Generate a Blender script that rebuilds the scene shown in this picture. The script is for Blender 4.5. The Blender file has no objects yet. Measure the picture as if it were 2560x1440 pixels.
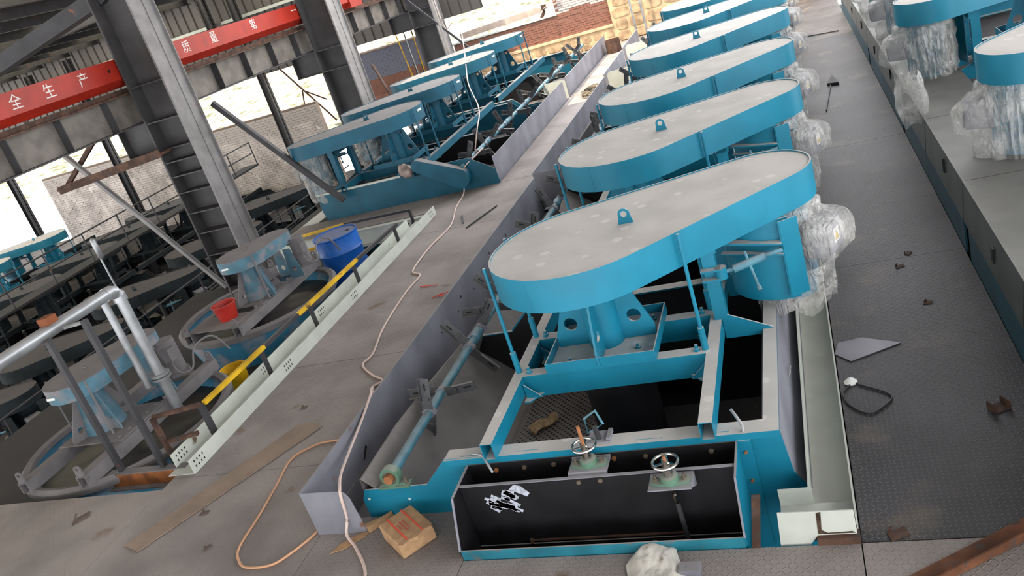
import bpy, math, random
from mathutils import Vector, Matrix, noise
from mathutils.geometry import tessellate_polygon
PI = math.pi
C = bpy.context.scene.collection
sc = bpy.context.scene
# ------------------------------------------------------------ camera
cd = bpy.data.cameras.new('camera'); cam = bpy.data.objects.new('camera', cd); C.objects.link(cam)
R0 = Vector((0.91958115, 0.26038834, -0.29422513)); R1 = Vector((-0.15807441, -0.44038006, -0.88378611)); R2 = Vector((-0.35969847, 0.85922251, -0.36380447))
M = Matrix((R0, -R1, -R2)).transposed().to_4x4(); M.translation = Vector((0, 0, 4.0))
cam.matrix_world = M
cd.sensor_width = 36; cd.lens = 2086.42 / 2560 * 36; cd.clip_end = 400
sc.camera = cam
# ------------------------------------------------------------ sky, sun, exposure
w = bpy.data.worlds.new('sky'); sc.world = w; w.use_nodes = True
nt = w.node_tree; bg = nt.nodes['Background']
bg.inputs[0].default_value = (0.96, 0.975, 1.0, 1); bg.inputs[1].default_value = 1.5
sl = bpy.data.lights.new('sun', 'SUN'); sl.energy = 2.3; sl.angle = math.radians(1.0); sl.color = (1.0, .86, .66)
so = bpy.data.objects.new('sun', sl); C.objects.link(so)
so.rotation_euler = Vector((0.26, 0.36, -0.85)).to_track_quat('-Z', 'Y').to_euler()
vs = sc.view_settings; vs.view_transform = 'Standard'; vs.look = 'None'; vs.exposure = 1.6; vs.gamma = 1; vs.use_curve_mapping = False

# ------------------------------------------------------------ mesh helpers
class MB:
    def __init__(s): s.v = []; s.f = []; s.mi = []; s.m = 0; s.T = None
    def add(s, vs_, fs):
        b = len(s.v)
        s.v += [tuple(s.T @ Vector(p)) if s.T else tuple(p) for p in vs_]
        for f in fs: s.f.append(tuple(b + i for i in f)); s.mi.append(s.m)
        return s
    def box(s, x0, x1, y0, y1, z0, z1):
        return s.add([(x, y, z) for x in (x0, x1) for y in (y0, y1) for z in (z0, z1)],
                     [(0, 1, 3, 2), (4, 6, 7, 5), (0, 4, 5, 1), (2, 3, 7, 6), (0, 2, 6, 4), (1, 5, 7, 3)])
    def bar(s, p0, p1, w_, h, up=(0, 0, 1)):
        p0 = Vector(p0); p1 = Vector(p1); d = (p1 - p0).normalized(); u = Vector(up)
        a = d.cross(u)
        if a.length < 1e-4: a = d.cross(Vector((1, 0, 0)))
        a.normalize(); b = a.cross(d)
        q = [p + a * i * w_ / 2 + b * j * h / 2 for p in (p0, p1) for i, j in ((-1, -1), (1, -1), (1, 1), (-1, 1))]
        return s.add(q, [(3, 2, 1, 0), (4, 5, 6, 7), (0, 1, 5, 4), (1, 2, 6, 5), (2, 3, 7, 6), (3, 0, 4, 7)])
    def prism(s, loops, pl, a0, a1):
        if not isinstance(loops[0][0], (tuple, list)): loops = [loops]
        mk = {'xy': lambda p, t: (p[0], p[1], t), 'xz': lambda p, t: (p[0], t, p[1]), 'yz': lambda p, t: (t, p[0], p[1])}[pl]
        tri = tessellate_polygon([[Vector((p[0], p[1], 0)) for p in l] for l in loops])
        flat = [p for l in loops for p in l]; n = len(flat)
        vs_ = [mk(p, a0) for p in flat] + [mk(p, a1) for p in flat]
        if len(loops) == 1: fs = [tuple(range(n)), tuple(reversed(range(n, 2 * n)))]
        else: fs = [tuple(t) for t in tri] + [tuple(i + n for i in reversed(t)) for t in tri]
        b = 0
        for l in loops:
            k = len(l)
            for i in range(k): j = (i + 1) % k; fs.append((b + i, b + j, b + j + n, b + i + n))
            b += k
        return s.add(vs_, fs)
    def cyl(s, p0, p1, r0, r1=None, n=12, cap=True):
        r1 = r0 if r1 is None else r1
        p0 = Vector(p0); p1 = Vector(p1); d = (p1 - p0).normalized()
        a = d.cross(Vector((0, 0, 1)) if abs(d.z) < .9 else Vector((1, 0, 0))).normalized(); b = d.cross(a)
        q = [p + (a * math.cos(2 * PI * i / n) + b * math.sin(2 * PI * i / n)) * r for p, r in ((p0, r0), (p1, r1)) for i in range(n)]
        fs = [(i, (i + 1) % n, n + (i + 1) % n, n + i) for i in range(n)]
        if cap: fs += [tuple(reversed(range(n))), tuple(range(n, 2 * n))]
        return s.add(q, fs)
    def tube(s, pts, r, n=6):
        P = [Vector(p) for p in pts]; q = []; k = len(P)
        for i, p in enumerate(P):
            d = (P[min(i + 1, k - 1)] - P[max(i - 1, 0)]).normalized()
            a = d.cross(Vector((0, 0, 1)) if abs(d.z) < .95 else Vector((1, 0, 0))).normalized(); b = d.cross(a)
            q += [p + (a * math.cos(2 * PI * j / n) + b * math.sin(2 * PI * j / n)) * r for j in range(n)]
        fs = [(i * n + j, i * n + (j + 1) % n, (i + 1) * n + (j + 1) % n, (i + 1) * n + j) for i in range(k - 1) for j in range(n)]
        fs += [tuple(reversed(range(n))), tuple(range((k - 1) * n, k * n))]
        return s.add(q, fs)
    def lathe(s, c, prof, n=24):
        q = [(c[0] + r * math.cos(2 * PI * i / n), c[1] + r * math.sin(2 * PI * i / n), c[2] + z) for r, z in prof for i in range(n)]
        fs = [(k * n + i, k * n + (i + 1) % n, (k + 1) * n + (i + 1) % n, (k + 1) * n + i) for k in range(len(prof) - 1) for i in range(n)]
        return s.add(q, fs)
    def torus(s, c, R, r, n=28, m=8):
        return s.lathe(c, [(R + r * math.cos(2 * PI * j / m), r * math.sin(2 * PI * j / m)) for j in range(m + 1)], n)
    def mesh(s, name, mats, ang=35):
        me = bpy.data.meshes.new(name); me.from_pydata(s.v, [], s.f)
        for m in mats: me.materials.append(m)
        for p, i in zip(me.polygons, s.mi): p.material_index = i; p.use_smooth = True
        me.update()
        import bmesh
        b = bmesh.new(); b.from_mesh(me); bmesh.ops.recalc_face_normals(b, faces=b.faces); b.to_mesh(me); b.free()
        me.set_sharp_from_angle(angle=math.radians(ang))
        return me
def meshobj(name, me, parent=None, loc=(0, 0, 0), rz=0):
    o = bpy.data.objects.new(name, me); C.objects.link(o)
    if parent: o.parent = parent
    o.location = loc; o.rotation_euler = (0, 0, rz); return o
def obj(name, mb, mats, parent=None, bev=0, ang=35, loc=(0, 0, 0), rz=0):
    if not isinstance(mats, (list, tuple)): mats = [mats]
    o = meshobj(name, mb.mesh(name, mats, ang), parent, loc, rz)
    if bev:
        m = o.modifiers.new('bevel', 'BEVEL'); m.width = bev; m.segments = 2; m.limit_method = 'ANGLE'; m.angle_limit = .7
    return o
def tag(o, label, cat, group=None):
    o['label'] = label; o['category'] = cat
    if group: o['group'] = group
    return o
def thing(name, label, cat, loc=(0, 0, 0), rz=0, group=None):
    o = bpy.data.objects.new(name, None); C.objects.link(o); o.location = loc; o.rotation_euler = (0, 0, rz); o.empty_display_size = .1
    return tag(o, label, cat, group)
def struct(o): o['kind'] = 'structure'; return o
def kids(o): return [c for c in bpy.data.objects if c.parent == o]
def dup(o, parent=None, loc=None, rz=None, label=None, swap=None):
    c = o.copy(); C.objects.link(c)
    if parent: c.parent = parent
    if loc is not None: c.location = loc
    if rz is not None: c.rotation_euler = (0, 0, rz)
    if label: c['label'] = label
    if swap and c.data: c.data = swap.get(c.data.name, c.data)
    for k in kids(o): dup(k, c, swap=swap)
    return c
def circ(cx, cy, r, n=20, a0=0, a1=2 * PI, rev=False):
    L = [(cx + r * math.cos(a0 + (a1 - a0) * i / n), cy + r * math.sin(a0 + (a1 - a0) * i / n)) for i in range(n if abs(a1 - a0 - 2 * PI) < 1e-6 else n + 1)]
    return L[::-1] if rev else L
def capsule(ax, ay, r1, bx, by, r2, n=22):
    d = Vector((bx - ax, by - ay)); L = d.length; th = math.atan2(d.y, d.x); ph = math.acos((r1 - r2) / L)
    A = [(ax + r1 * math.cos(t), ay + r1 * math.sin(t)) for t in [th + ph + (2 * PI - 2 * ph) * i / n for i in range(n + 1)]]
    B = [(bx + r2 * math.cos(t), by + r2 * math.sin(t)) for t in [th - ph + 2 * ph * i / n for i in range(n + 1)]]
    return A + B
def smoothpath(pts, k=5):
    P = [Vector(p) for p in pts]; P = [P[0]] + P + [P[-1]]; out = []
    for i in range(1, len(P) - 2):
        for j in range(k):
            t = j / k; a, b, c, d = P[i - 1:i + 3]
            out.append(.5 * ((2 * b) + (-a + c) * t + (2 * a - 5 * b + 4 * c - d) * t * t + (-a + 3 * b - 3 * c + d) * t ** 3))
    out.append(P[-2]); return out

# ------------------------------------------------------------ materials
def rgb(r, g, b):
    f = lambda c: (c / 255 / 12.92) if c / 255 <= .04045 else ((c / 255 + .055) / 1.055) ** 2.4
    return (f(r), f(g), f(b), 1)
def mat(name, col, rough=.55, metal=0, dust=0, dcol=(178, 170, 162), var=.12, vs_=3, rust=0, rcol=(120, 74, 44), bump=0, bs=40, spec=.4, low=.35, high=.85):
    m = bpy.data.materials.new(name); m.use_nodes = True; t = m.node_tree; N = t.nodes; L = t.links
    b = N['Principled BSDF']; b.inputs['Roughness'].default_value = rough; b.inputs['Metallic'].default_value = metal; b.inputs['Specular IOR Level'].default_value = spec
    tc = N.new('ShaderNodeTexCoord')
    def nz(s, det=5):
        n = N.new('ShaderNodeTexNoise'); n.inputs['Scale'].default_value = s; n.inputs['Detail'].default_value = det; L.new(tc.outputs['Object'], n.inputs['Vector']); return n
    def mix(f, a, b_):
        x = N.new('ShaderNodeMix'); x.data_type = 'RGBA'
        if hasattr(f, 'links'): L.new(f, x.inputs[0])
        else: x.inputs[0].default_value = f
        for v, i in ((a, 6), (b_, 7)):
            if hasattr(v, 'links'): L.new(v, x.inputs[i])
            else: x.inputs[i].default_value = v
        return x.outputs[2]
    def ramp(s, a, b_):
        x = N.new('ShaderNodeMapRange'); x.interpolation_type = 'SMOOTHSTEP'; x.inputs[1].default_value = a; x.inputs[2].default_value = b_; L.new(s, x.inputs[0]); return x.outputs[0]
    n1 = nz(vs_)
    dk = tuple(c * (1 - var * 1.6) for c in col[:3]) + (1,); lt = tuple(min(1, c * (1 + var)) for c in col[:3]) + (1,)
    c = mix(ramp(n1.outputs[0], .3, .7), dk, lt)
    if rust:
        n2 = nz(vs_ * 1.7, 8); c = mix(ramp(n2.outputs[0], .72 - rust * .35, .80 - rust * .2), c, rgb(*rcol))
    fac = None
    if dust:
        g = N.new('ShaderNodeNewGeometry'); sp = N.new('ShaderNodeSeparateXYZ'); L.new(g.outputs['Normal'], sp.inputs[0])
        up = ramp(sp.outputs[2], low, high)
        n3 = nz(6, 6); v = N.new('ShaderNodeMath'); v.operation = 'MULTIPLY'; L.new(up, v.inputs[0]); L.new(ramp(n3.outputs[0], -.05, .27), v.inputs[1])
        v2 = N.new('ShaderNodeMath'); v2.operation = 'MULTIPLY'; v2.inputs[1].default_value = dust; L.new(v.outputs[0], v2.inputs[0])
        n4 = nz(2.2, 8); dc = mix(ramp(n4.outputs[0], .35, .65), tuple(x * .86 for x in rgb(*dcol)[:3]) + (1,), rgb(*dcol))
        vo = N.new('ShaderNodeTexVoronoi'); vo.inputs['Scale'].default_value = 4.5; L.new(tc.outputs['Object'], vo.inputs[0])
        nd = nz(9, 3); ad = N.new('ShaderNodeMath'); ad.operation = 'MULTIPLY_ADD'; L.new(nd.outputs[0], ad.inputs[0]); ad.inputs[1].default_value = .25; L.new(vo.outputs['Distance'], ad.inputs[2])
        sm = N.new('ShaderNodeMath'); sm.operation = 'MULTIPLY'; sm.inputs[1].default_value = .55; L.new(ramp(ad.outputs[0], .34, .26), sm.inputs[0])
        dc = mix(sm.outputs[0], dc, tuple(min(1, x * 1.28) for x in rgb(*dcol)[:3]) + (1,))
        c = mix(v2.outputs[0], c, dc); fac = v2.outputs[0]
        r = N.new('ShaderNodeMapRange'); r.inputs[3].default_value = rough; r.inputs[4].default_value = .95; L.new(fac, r.inputs[0]); L.new(r.outputs[0], b.inputs['Roughness'])
        if metal:
            r = N.new('ShaderNodeMapRange'); r.inputs[3].default_value = metal; r.inputs[4].default_value = 0; L.new(fac, r.inputs[0]); L.new(r.outputs[0], b.inputs['Metallic'])
    L.new(c, b.inputs['Base Color'])
    if bump:
        n5 = nz(bs, 4); bp = N.new('ShaderNodeBump'); bp.inputs['Strength'].default_value = bump; bp.inputs['Distance'].default_value = .01; L.new(n5.outputs[0], bp.inputs['Height']); L.new(bp.outputs[0], b.inputs['Normal'])
    m['bsdf'] = b.name
    return m
TEAL = mat('teal_paint', rgb(16, 116, 142), .42, dust=.97, dcol=(200, 194, 188), var=.07)
TEAL2 = mat('teal_paint_shaded', rgb(16, 86, 108), .5, dust=.9, dcol=(132, 126, 123), var=.1, rust=.12, rcol=(60, 70, 74))  # same teal as the right row; left row's shade painted into paint and dust
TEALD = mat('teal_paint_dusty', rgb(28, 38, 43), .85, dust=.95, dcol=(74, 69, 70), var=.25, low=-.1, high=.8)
BLACK = mat('black_rubber', rgb(15, 15, 18), .62, dust=.75, dcol=(120, 115, 112), var=.25, low=.6)
RUBW = mat('scuffed_black_rubber', rgb(17, 16, 20), .55, dust=.8, dcol=(140, 135, 130), var=.35, vs_=5)
GREY = mat('grey_painted_steel', rgb(130, 130, 139), .55, dust=.6, dcol=(150, 146, 144), var=.13, vs_=2, rust=.12)
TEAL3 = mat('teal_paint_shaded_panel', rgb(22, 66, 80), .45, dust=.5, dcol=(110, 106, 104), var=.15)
GREY2 = mat('grey_steel_liner', rgb(118, 113, 111), .7, dust=.5, dcol=(140, 134, 130), var=.15)
CREAM = mat('pale_primer', rgb(196, 200, 190), .5, dust=.4, dcol=(170, 166, 158), var=.06, rust=.16, rcol=(96, 76, 58))
DECK = mat('deck_sheet', rgb(142, 133, 129), .72, metal=0, var=.16, vs_=1.2, rust=.2, rcol=(112, 90, 76))
GALV = mat('galvanized_sheet', rgb(92, 93, 90), .36, metal=.55, dust=.35, dcol=(150, 145, 138), var=.15)
STEEL = mat('dark_steel', rgb(54, 53, 56), .6, var=.15, dust=.5, dcol=(110, 106, 104), rust=.2)
GIRD = mat('girder_grey_brown', rgb(112, 105, 98), .6, var=.18, rust=.1)
COLD = mat('column_grey_shaded', rgb(68, 66, 67), .6, var=.12, rust=.08)  # column grey with the shade of its dark side painted in
COLL = mat('column_grey_lit', rgb(126, 123, 122), .5, var=.12, rust=.14)  # column grey with the light on its right-hand face painted in
RED = mat('red_crane_paint', rgb(158, 38, 24), .45, var=.1, rust=.05, rcol=(110, 60, 50))
RUSTY = mat('rusty_steel', rgb(84, 60, 48), .8, var=.3, vs_=6, rust=.5, rcol=(62, 57, 55))
CHROME = mat('chrome', rgb(205, 200, 192), .2, metal=1, var=.05)
BOLT = mat('bolt_zinc', rgb(128, 118, 104), .45, metal=.5, var=.2, rust=.4)
GREEN = mat('green_cast_iron', rgb(84, 118, 98), .55, dust=.5, var=.15)
SHAFT = mat('shaft_blue_paint', rgb(78, 126, 142), .5, dust=.3, var=.2, vs_=8, rust=.2, rcol=(100, 96, 96))
COPPER = mat('rusty_brown_rod', rgb(168, 112, 74), .5, metal=.3, var=.2)
SILVER = mat('silver_painted_pipe', rgb(160, 162, 164), .38, metal=.6, var=.2, dust=.5, dcol=(140, 134, 130))
MOTOR = mat('motor_blue_paint', rgb(96, 138, 158), .4, dust=.5, var=.1)
YEL = mat('yellow_paint', rgb(214, 170, 30), .5, var=.2, rust=.35, rcol=(90, 70, 50))
BLUE = mat('blue_drum_paint', rgb(24, 92, 176), .42, dust=.7, dcol=(120, 116, 116), var=.1)
REDB = mat('red_plastic', rgb(176, 40, 30), .5, dust=.5, var=.15)
CARD = mat('cardboard', rgb(176, 140, 104), .85, var=.12, vs_=12)
STRAP = mat('orange_strap', rgb(230, 84, 64), .5, var=.05)
CLOTH = mat('soiled_canvas', rgb(205, 200, 190), .95, var=.1, vs_=10, rust=.2, rcol=(160, 148, 130), bump=.6, bs=25)
GLOVE = mat('dirty_glove', rgb(168, 142, 108), .95, var=.2, vs_=20, bump=.5, bs=60)
CABLE = mat('pink_white_cable', rgb(214, 190, 180), .5, var=.06)
CABLE2 = mat('orange_beige_cable', rgb(206, 156, 120), .5, var=.06)
CABLEK = mat('black_cable', rgb(34, 34, 36), .5, var=.1)
WHITE = mat('white_label', rgb(232, 232, 228), .6, var=.02)
WPAINT = mat('scrubbed_white_paint', rgb(184, 188, 200), .5, var=.2, vs_=40, bump=.4)
CHALK = mat('white_chalk', rgb(214, 212, 206), .9, var=.05)
YLAB = mat('yellow_label', rgb(240, 200, 20), .5, var=.02)
BRICK = mat('red_brick', rgb(146, 100, 84), .9, var=.28, vs_=1.4, rust=.42, rcol=(170, 146, 134))
BRICK2 = mat('sunlit_and_whitewashed_brick', rgb(198, 188, 182), .9, var=.2, vs_=1.3, rust=.35, rcol=(232, 226, 220))  # paleness is painted sunlight on the long wall, whitewash on the tall one
BRICKB = mat('blue_washed_brick', rgb(120, 124, 142), .9, var=.2, vs_=1.4, rust=.3, rcol=(160, 150, 160))
MORTAR = mat('mortar', rgb(128, 112, 100), .95, var=.12)
STONE = mat('yellow_field_stone', rgb(176, 148, 116), .9, var=.3, vs_=3, bump=.5, bs=14)
STMORT = mat('yellow_stone_mortar', rgb(198, 172, 136), .95, var=.15)
CONC = mat('concrete_slab', rgb(176, 160, 150), .95, var=.12)
SIDING = mat('ribbed_siding', rgb(98, 92, 88), .55, var=.1, vs_=.6)
SLURRY = mat('mud_slurry', rgb(40, 37, 35), .35, var=.35, vs_=4, bump=.5, bs=6)
MUD = mat('mud_coated_steel', rgb(112, 108, 109), .85, var=.15, vs_=2.5, rust=.25, rcol=(96, 92, 92), dust=.5, dcol=(120, 115, 114))
TANKC = mat('mud_dulled_blue', rgb(74, 112, 128), .6, var=.2, rust=.75, rcol=(122, 120, 124), vs_=2.5, dust=.95, dcol=(120, 115, 114))
TANKB = mat('mud_splashed_blue', rgb(56, 134, 168), .55, var=.2, rust=.68, rcol=(142, 138, 144), vs_=1.3, dust=.95, dcol=(112, 108, 106))
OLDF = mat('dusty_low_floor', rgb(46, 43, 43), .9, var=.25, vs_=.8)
ROOFM = mat('roof_sheet', rgb(104, 101, 98), .6, var=.1, vs_=.5)
TRANS = bpy.data.materials.new('translucent_roof_sheet'); TRANS.use_nodes = True
_n = TRANS.node_tree.nodes; _l = TRANS.node_tree.links; _t = _n.new('ShaderNodeBsdfTranslucent'); _t.inputs[0].default_value = rgb(215, 212, 200); _l.new(_t.outputs[0], _n['Material Output'].inputs[0])
GROUND = mat('dry_hillside', rgb(164, 156, 134), .95, var=.15, vs_=.9, rust=.62, rcol=(82, 80, 46))
def diamond(m, s):                      # raised tread pattern of the chequer plate, as fine relief
    t = m.node_tree; N = t.nodes; L = t.links; b = N['Principled BSDF']
    g = N.new('ShaderNodeNewGeometry'); sp = N.new('ShaderNodeSeparateXYZ'); L.new(g.outputs['Position'], sp.inputs[0])
    def ma(op, a, b_=None, c=None):
        x = N.new('ShaderNodeMath'); x.operation = op
        for i, v in enumerate((a, b_, c)):
            if v is None: continue
            if hasattr(v, 'links'): L.new(v, x.inputs[i])
            else: x.inputs[i].default_value = v
        return x.outputs[0]
    X = ma('MULTIPLY', sp.outputs[0], s); Y = ma('MULTIPLY', sp.outputs[1], s)
    fx = ma('SUBTRACT', ma('FRACT', X), .5); fy = ma('SUBTRACT', ma('FRACT', Y), .5)
    par = ma('MODULO', ma('ADD', ma('ADD', ma('FLOOR', X), ma('FLOOR', Y)), 1000), 2)
    sg = ma('SUBTRACT', ma('MULTIPLY', par, 2), 1)
    fy2 = ma('MULTIPLY', fy, sg)
    d = ma('ABSOLUTE', ma('SUBTRACT', fx, fy2)); l = ma('ABSOLUTE', ma('ADD', fx, fy2))
    r1 = N.new('ShaderNodeMapRange'); r1.interpolation_type = 'SMOOTHSTEP'; r1.inputs[1].default_value = .20; r1.inputs[2].default_value = .06; r1.inputs[3].default_value = 0; L.new(d, r1.inputs[0])
    r2 = N.new('ShaderNodeMapRange'); r2.interpolation_type = 'SMOOTHSTEP'; r2.inputs[1].default_value = .68; r2.inputs[2].default_value = .5; L.new(l, r2.inputs[0])
    h = ma('MULTIPLY', r1.outputs[0], r2.outputs[0])
    bp = N.new('ShaderNodeBump'); bp.inputs['Strength'].default_value = 1; bp.inputs['Distance'].default_value = .0035; L.new(h, bp.inputs['Height']); L.new(bp.outputs[0], b.inputs['Normal'])
    mx = N.new('ShaderNodeMix'); mx.data_type = 'RGBA'; src = b.inputs['Base Color'].links[0].from_socket
    L.new(ma('MULTIPLY', h, .3), mx.inputs[0]); L.new(src, mx.inputs[6]); mx.inputs[7].default_value = rgb(150, 142, 134); L.new(mx.outputs[2], b.inputs['Base Color'])
    return m
diamond(DECK, 26)
DECKB = diamond(mat('walkway_chequer_plate', rgb(60, 58, 61), .55, metal=.15, var=.22, vs_=1.0, rust=.5, rcol=(86, 78, 72)), 26)
PLASTIC = bpy.data.materials.new('clear_bubble_wrap'); PLASTIC.use_nodes = True
def plastic(m):
    N = m.node_tree.nodes; L = m.node_tree.links; b = N['Principled BSDF']
    b.inputs['Base Color'].default_value = rgb(225, 222, 216); b.inputs['Roughness'].default_value = .16; b.inputs['Specular IOR Level'].default_value = 1
    tc = N.new('ShaderNodeTexCoord'); n = N.new('ShaderNodeTexNoise'); n.inputs['Scale'].default_value = 7; n.inputs['Detail'].default_value = 5; n.inputs['Distortion'].default_value = 2.5
    mp = N.new('ShaderNodeMapping'); mp.inputs['Scale'].default_value = (1.4, 1.4, .6); L.new(tc.outputs['Object'], mp.inputs[0]); L.new(mp.outputs[0], n.inputs[0])
    v = N.new('ShaderNodeTexVoronoi'); v.inputs['Scale'].default_value = 90; L.new(tc.outputs['Object'], v.inputs[0])
    b1 = N.new('ShaderNodeBump'); b1.inputs['Strength'].default_value = .35; b1.inputs['Distance'].default_value = .004; L.new(v.outputs[0], b1.inputs['Height'])
    b2 = N.new('ShaderNodeBump'); b2.inputs['Strength'].default_value = 1; b2.inputs['Distance'].default_value = .07; L.new(n.outputs[0], b2.inputs['Height']); L.new(b1.outputs[0], b2.inputs['Normal']); L.new(b2.outputs[0], b.inputs['Normal'])
    n2 = N.new('ShaderNodeTexNoise'); n2.inputs['Scale'].default_value = 4; n2.inputs['Detail'].default_value = 6; L.new(tc.outputs['Object'], n2.inputs[0])
    r = N.new('ShaderNodeMapRange'); r.inputs[1].default_value = .35; r.inputs[2].default_value = .68; r.inputs[3].default_value = .14; r.inputs[4].default_value = .62; L.new(n2.outputs[0], r.inputs[0]); L.new(r.outputs[0], b.inputs['Alpha'])
plastic(PLASTIC)

random.seed(7)
# ============================================================ SETTING
# deck: every chequer plate is a part of the floor
floor = bpy.data.objects.new('floor', None); C.objects.link(floor); struct(floor)
def deck(x0, x1, y0, y1, m, nx=1, ny=1, t=.012):
    for i in range(nx):
        for j in range(ny):
            a, b = x0 + (x1 - x0) * i / nx, x0 + (x1 - x0) * (i + 1) / nx; c, d = y0 + (y1 - y0) * j / ny, y0 + (y1 - y0) * (j + 1) / ny
            g = .004; z = random.uniform(-.003, 0)
            obj('floor_plate', MB().box(a + g, b - g, c + g, d - g, z - t, z), m, floor)
deck(-14.0, -6.9, 1.6, 5.67, DECK, 3, 2)
deck(-6.9, -4.43, 1.6, 5.85, DECK, 1, 2)
deck(-4.43, -2.93, 1.6, 4.995, DECK, 1, 2)
deck(-2.93, -.12, 1.6, 4.41, DECK, 1, 2)
deck(-6.9, -4.46, 5.85, 14.70, DECK, 1, 4)
deck(-10.3, -6.9, 13.7, 14.70, DECK, 1, 1)
deck(-5.70, -4.47, 14.70, 28.95, DECK, 1, 5)
deck(-.12, 1.22, 4.41, 28.95, DECKB, 1, 6)
deck(-.12, 4.5, 1.6, 4.41, DECK, 1, 1)
deck(-9.8, -5.7, 27.9, 28.95, DECK, 1, 1)
mb = MB()
for x0, x1, y0, y1 in ((-14, -6.95, 5.55, 5.66), (-6.85, -6.75, 5.7, 14.6), (-4.56, -4.47, 5, 28.9), (-2.9, -.15, 4.28, 4.39), (-.1, -.02, 4.5, 28.9), (1.1, 1.2, 4.5, 28.9), (-5.65, -5.56, 14.8, 28.9)):
    mb.box(x0, x1, y0, y1, -.22, -.016)
struct(obj('trim_1', mb, STEEL))
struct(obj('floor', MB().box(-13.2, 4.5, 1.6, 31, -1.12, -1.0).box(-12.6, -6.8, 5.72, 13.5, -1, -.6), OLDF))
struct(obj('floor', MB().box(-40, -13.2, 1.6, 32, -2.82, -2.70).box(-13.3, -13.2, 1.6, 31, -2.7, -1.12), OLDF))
# hillside beyond the open bays
mb = MB(); G = 46
pt = []
for j in range(G):
    for i in range(G):
        x = -110 + 150 * i / (G - 1); y = 32.5 + 95 * (j / (G - 1)) ** 1.3
        z = -.9 + .11 * (y - 32.5) + 1.2 * noise.noise(Vector((x * .07, y * .07, 0))) * min(1, (y - 32.5) / 10) + max(0, -(x + 25)) * .03
        pt.append((x, y, z))
mb.add(pt, [(j * G + i, j * G + i + 1, (j + 1) * G + i + 1, (j + 1) * G + i) for j in range(G - 1) for i in range(G - 1)])
struct(obj('ground', mb, GROUND))
# ============================================================ BUILDING
def H_column(x, y, z0, z1, label, stiff):
    t = thing('steel_column', label, 'column', (x, y, 0))
    obj('column_flange', MB().box(-.02, .02, -.34, .34, z0, z1), COLL, t)
    obj('column_flange', MB().box(-.86, -.82, -.34, .34, z0, z1), COLD, t)
    obj('web', MB().box(-.82, -.02, -.012, .012, z0, z1), COLD, t)
    for z in stiff: obj('stiffener', MB().box(-.82, -.02, -.33, .33, z - .012, z + .012), COLD, t)
    obj('down_channel', MB().box(.02, .035, .02, .3, z0, z1).box(.035, .09, .26, .28, z0, z1), COLL, t)
    obj('bracket', MB().prism([(-.84, 2.42), (-1.72, 2.42), (-1.72, 2.98), (-.84, 2.98)], 'xz', -.012, .012).box(-1.74, -.84, -.18, .18, 2.98, 3.01).box(-1.74, -.84, -.18, .18, 2.40, 2.42).box(-1.74, -1.72, -.18, .18, 2.42, 2.98), COLD, t)
    return t
st = [.1, .6, 1.05, 1.5, 1.85, 2.15, 2.42, 2.98, 3.7]
H_column(-11.2, 14.0, -1, 6.0, 'big grey steel column with ladder-like stiffeners rising beside the small mixing tank', st)
H_column(-11.2, 21.2, -1, 6.0, 'grey steel column standing behind the second far belt cover', [2.42, 2.98])
H_column(-11.2, 28.1, -1, 6.0, 'farthest grey steel column at the end of the crane girder', [2.42, 2.98])
# crane runway girder
g = thing('crane_girder', 'grey steel runway girder with stiffener plates under the red crane beam', 'girder', (-12.4, 16, 0))
obj('web', MB().box(-.015, .015, -12, 14, 3.03, 3.62), GIRD, g)
obj('bottom_flange', MB().box(-.2, .2, -12, 14, 3.01, 3.035), COLD, g)
obj('top_flange', MB().box(-.24, .24, -12, 14, 3.62, 3.65), RUSTY, g)
obj('rail', MB().box(-.03, .05, -12, 14, 3.65, 3.74), RUSTY, g)
for k in range(21): obj('stiffener', MB().box(.015, .19, -11.4 + k * 1.22 - .01, -11.4 + k * 1.22 + .01, 3.035, 3.62), COLD, g)
rb = thing('crane_beam', 'long red crane beam with white painted slogan characters', 'beam', (-12.4, 14, 0))
obj('box_girder', MB().prism([(-.2, 3.78), (.12, 3.78), (.30, 3.92), (.30, 4.30), (-.2, 4.30)], 'xz', -9, 10.4), RED, rb)
obj('end_carriage', MB().box(-.15, .34, 9.9, 10.7, 3.74, 4.24), RED, rb)
def text_mesh(s, size, ext, m, name, parent, rotm):
    cu = bpy.data.curves.new('lettering', 'FONT'); cu.body = s; cu.size = size; cu.extrude = ext; cu.align_x = 'CENTER'; cu.align_y = 'CENTER'
    o = bpy.data.objects.new('lettering', cu); C.objects.link(o); dg = bpy.context.evaluated_depsgraph_get()
    me = bpy.data.meshes.new_from_object(o.evaluated_get(dg)); bpy.data.objects.remove(o); me.materials.clear(); me.materials.append(m); me.transform(rotm)
    p = meshobj(name, me, parent); return p
face_x = lambda x, y, z: Matrix.Translation((x, y, z)) @ Matrix(((0, 0, 1), (1, 0, 0), (0, 1, 0))).to_4x4()
for ch, y, z in (('安', 9.9, 4.1), ('全', 11.14, 4.1), ('生', 11.9, 4.1), ('产', 12.75, 4.1), ('质', 15.9, 4.1), ('量', 16.95, 4.12), ('第', 18.65, 4.12), ('一', 20.7, 4.14)):
    text_mesh(ch, .27, .002, CHALK, 'painted_character', rb, face_x(.303, y - 14, z))
obj('bolt_hole', MB().cyl((.29, -.55, 4.12), (.304, -.55, 4.12), .035, n=12), BLACK, rb)
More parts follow.
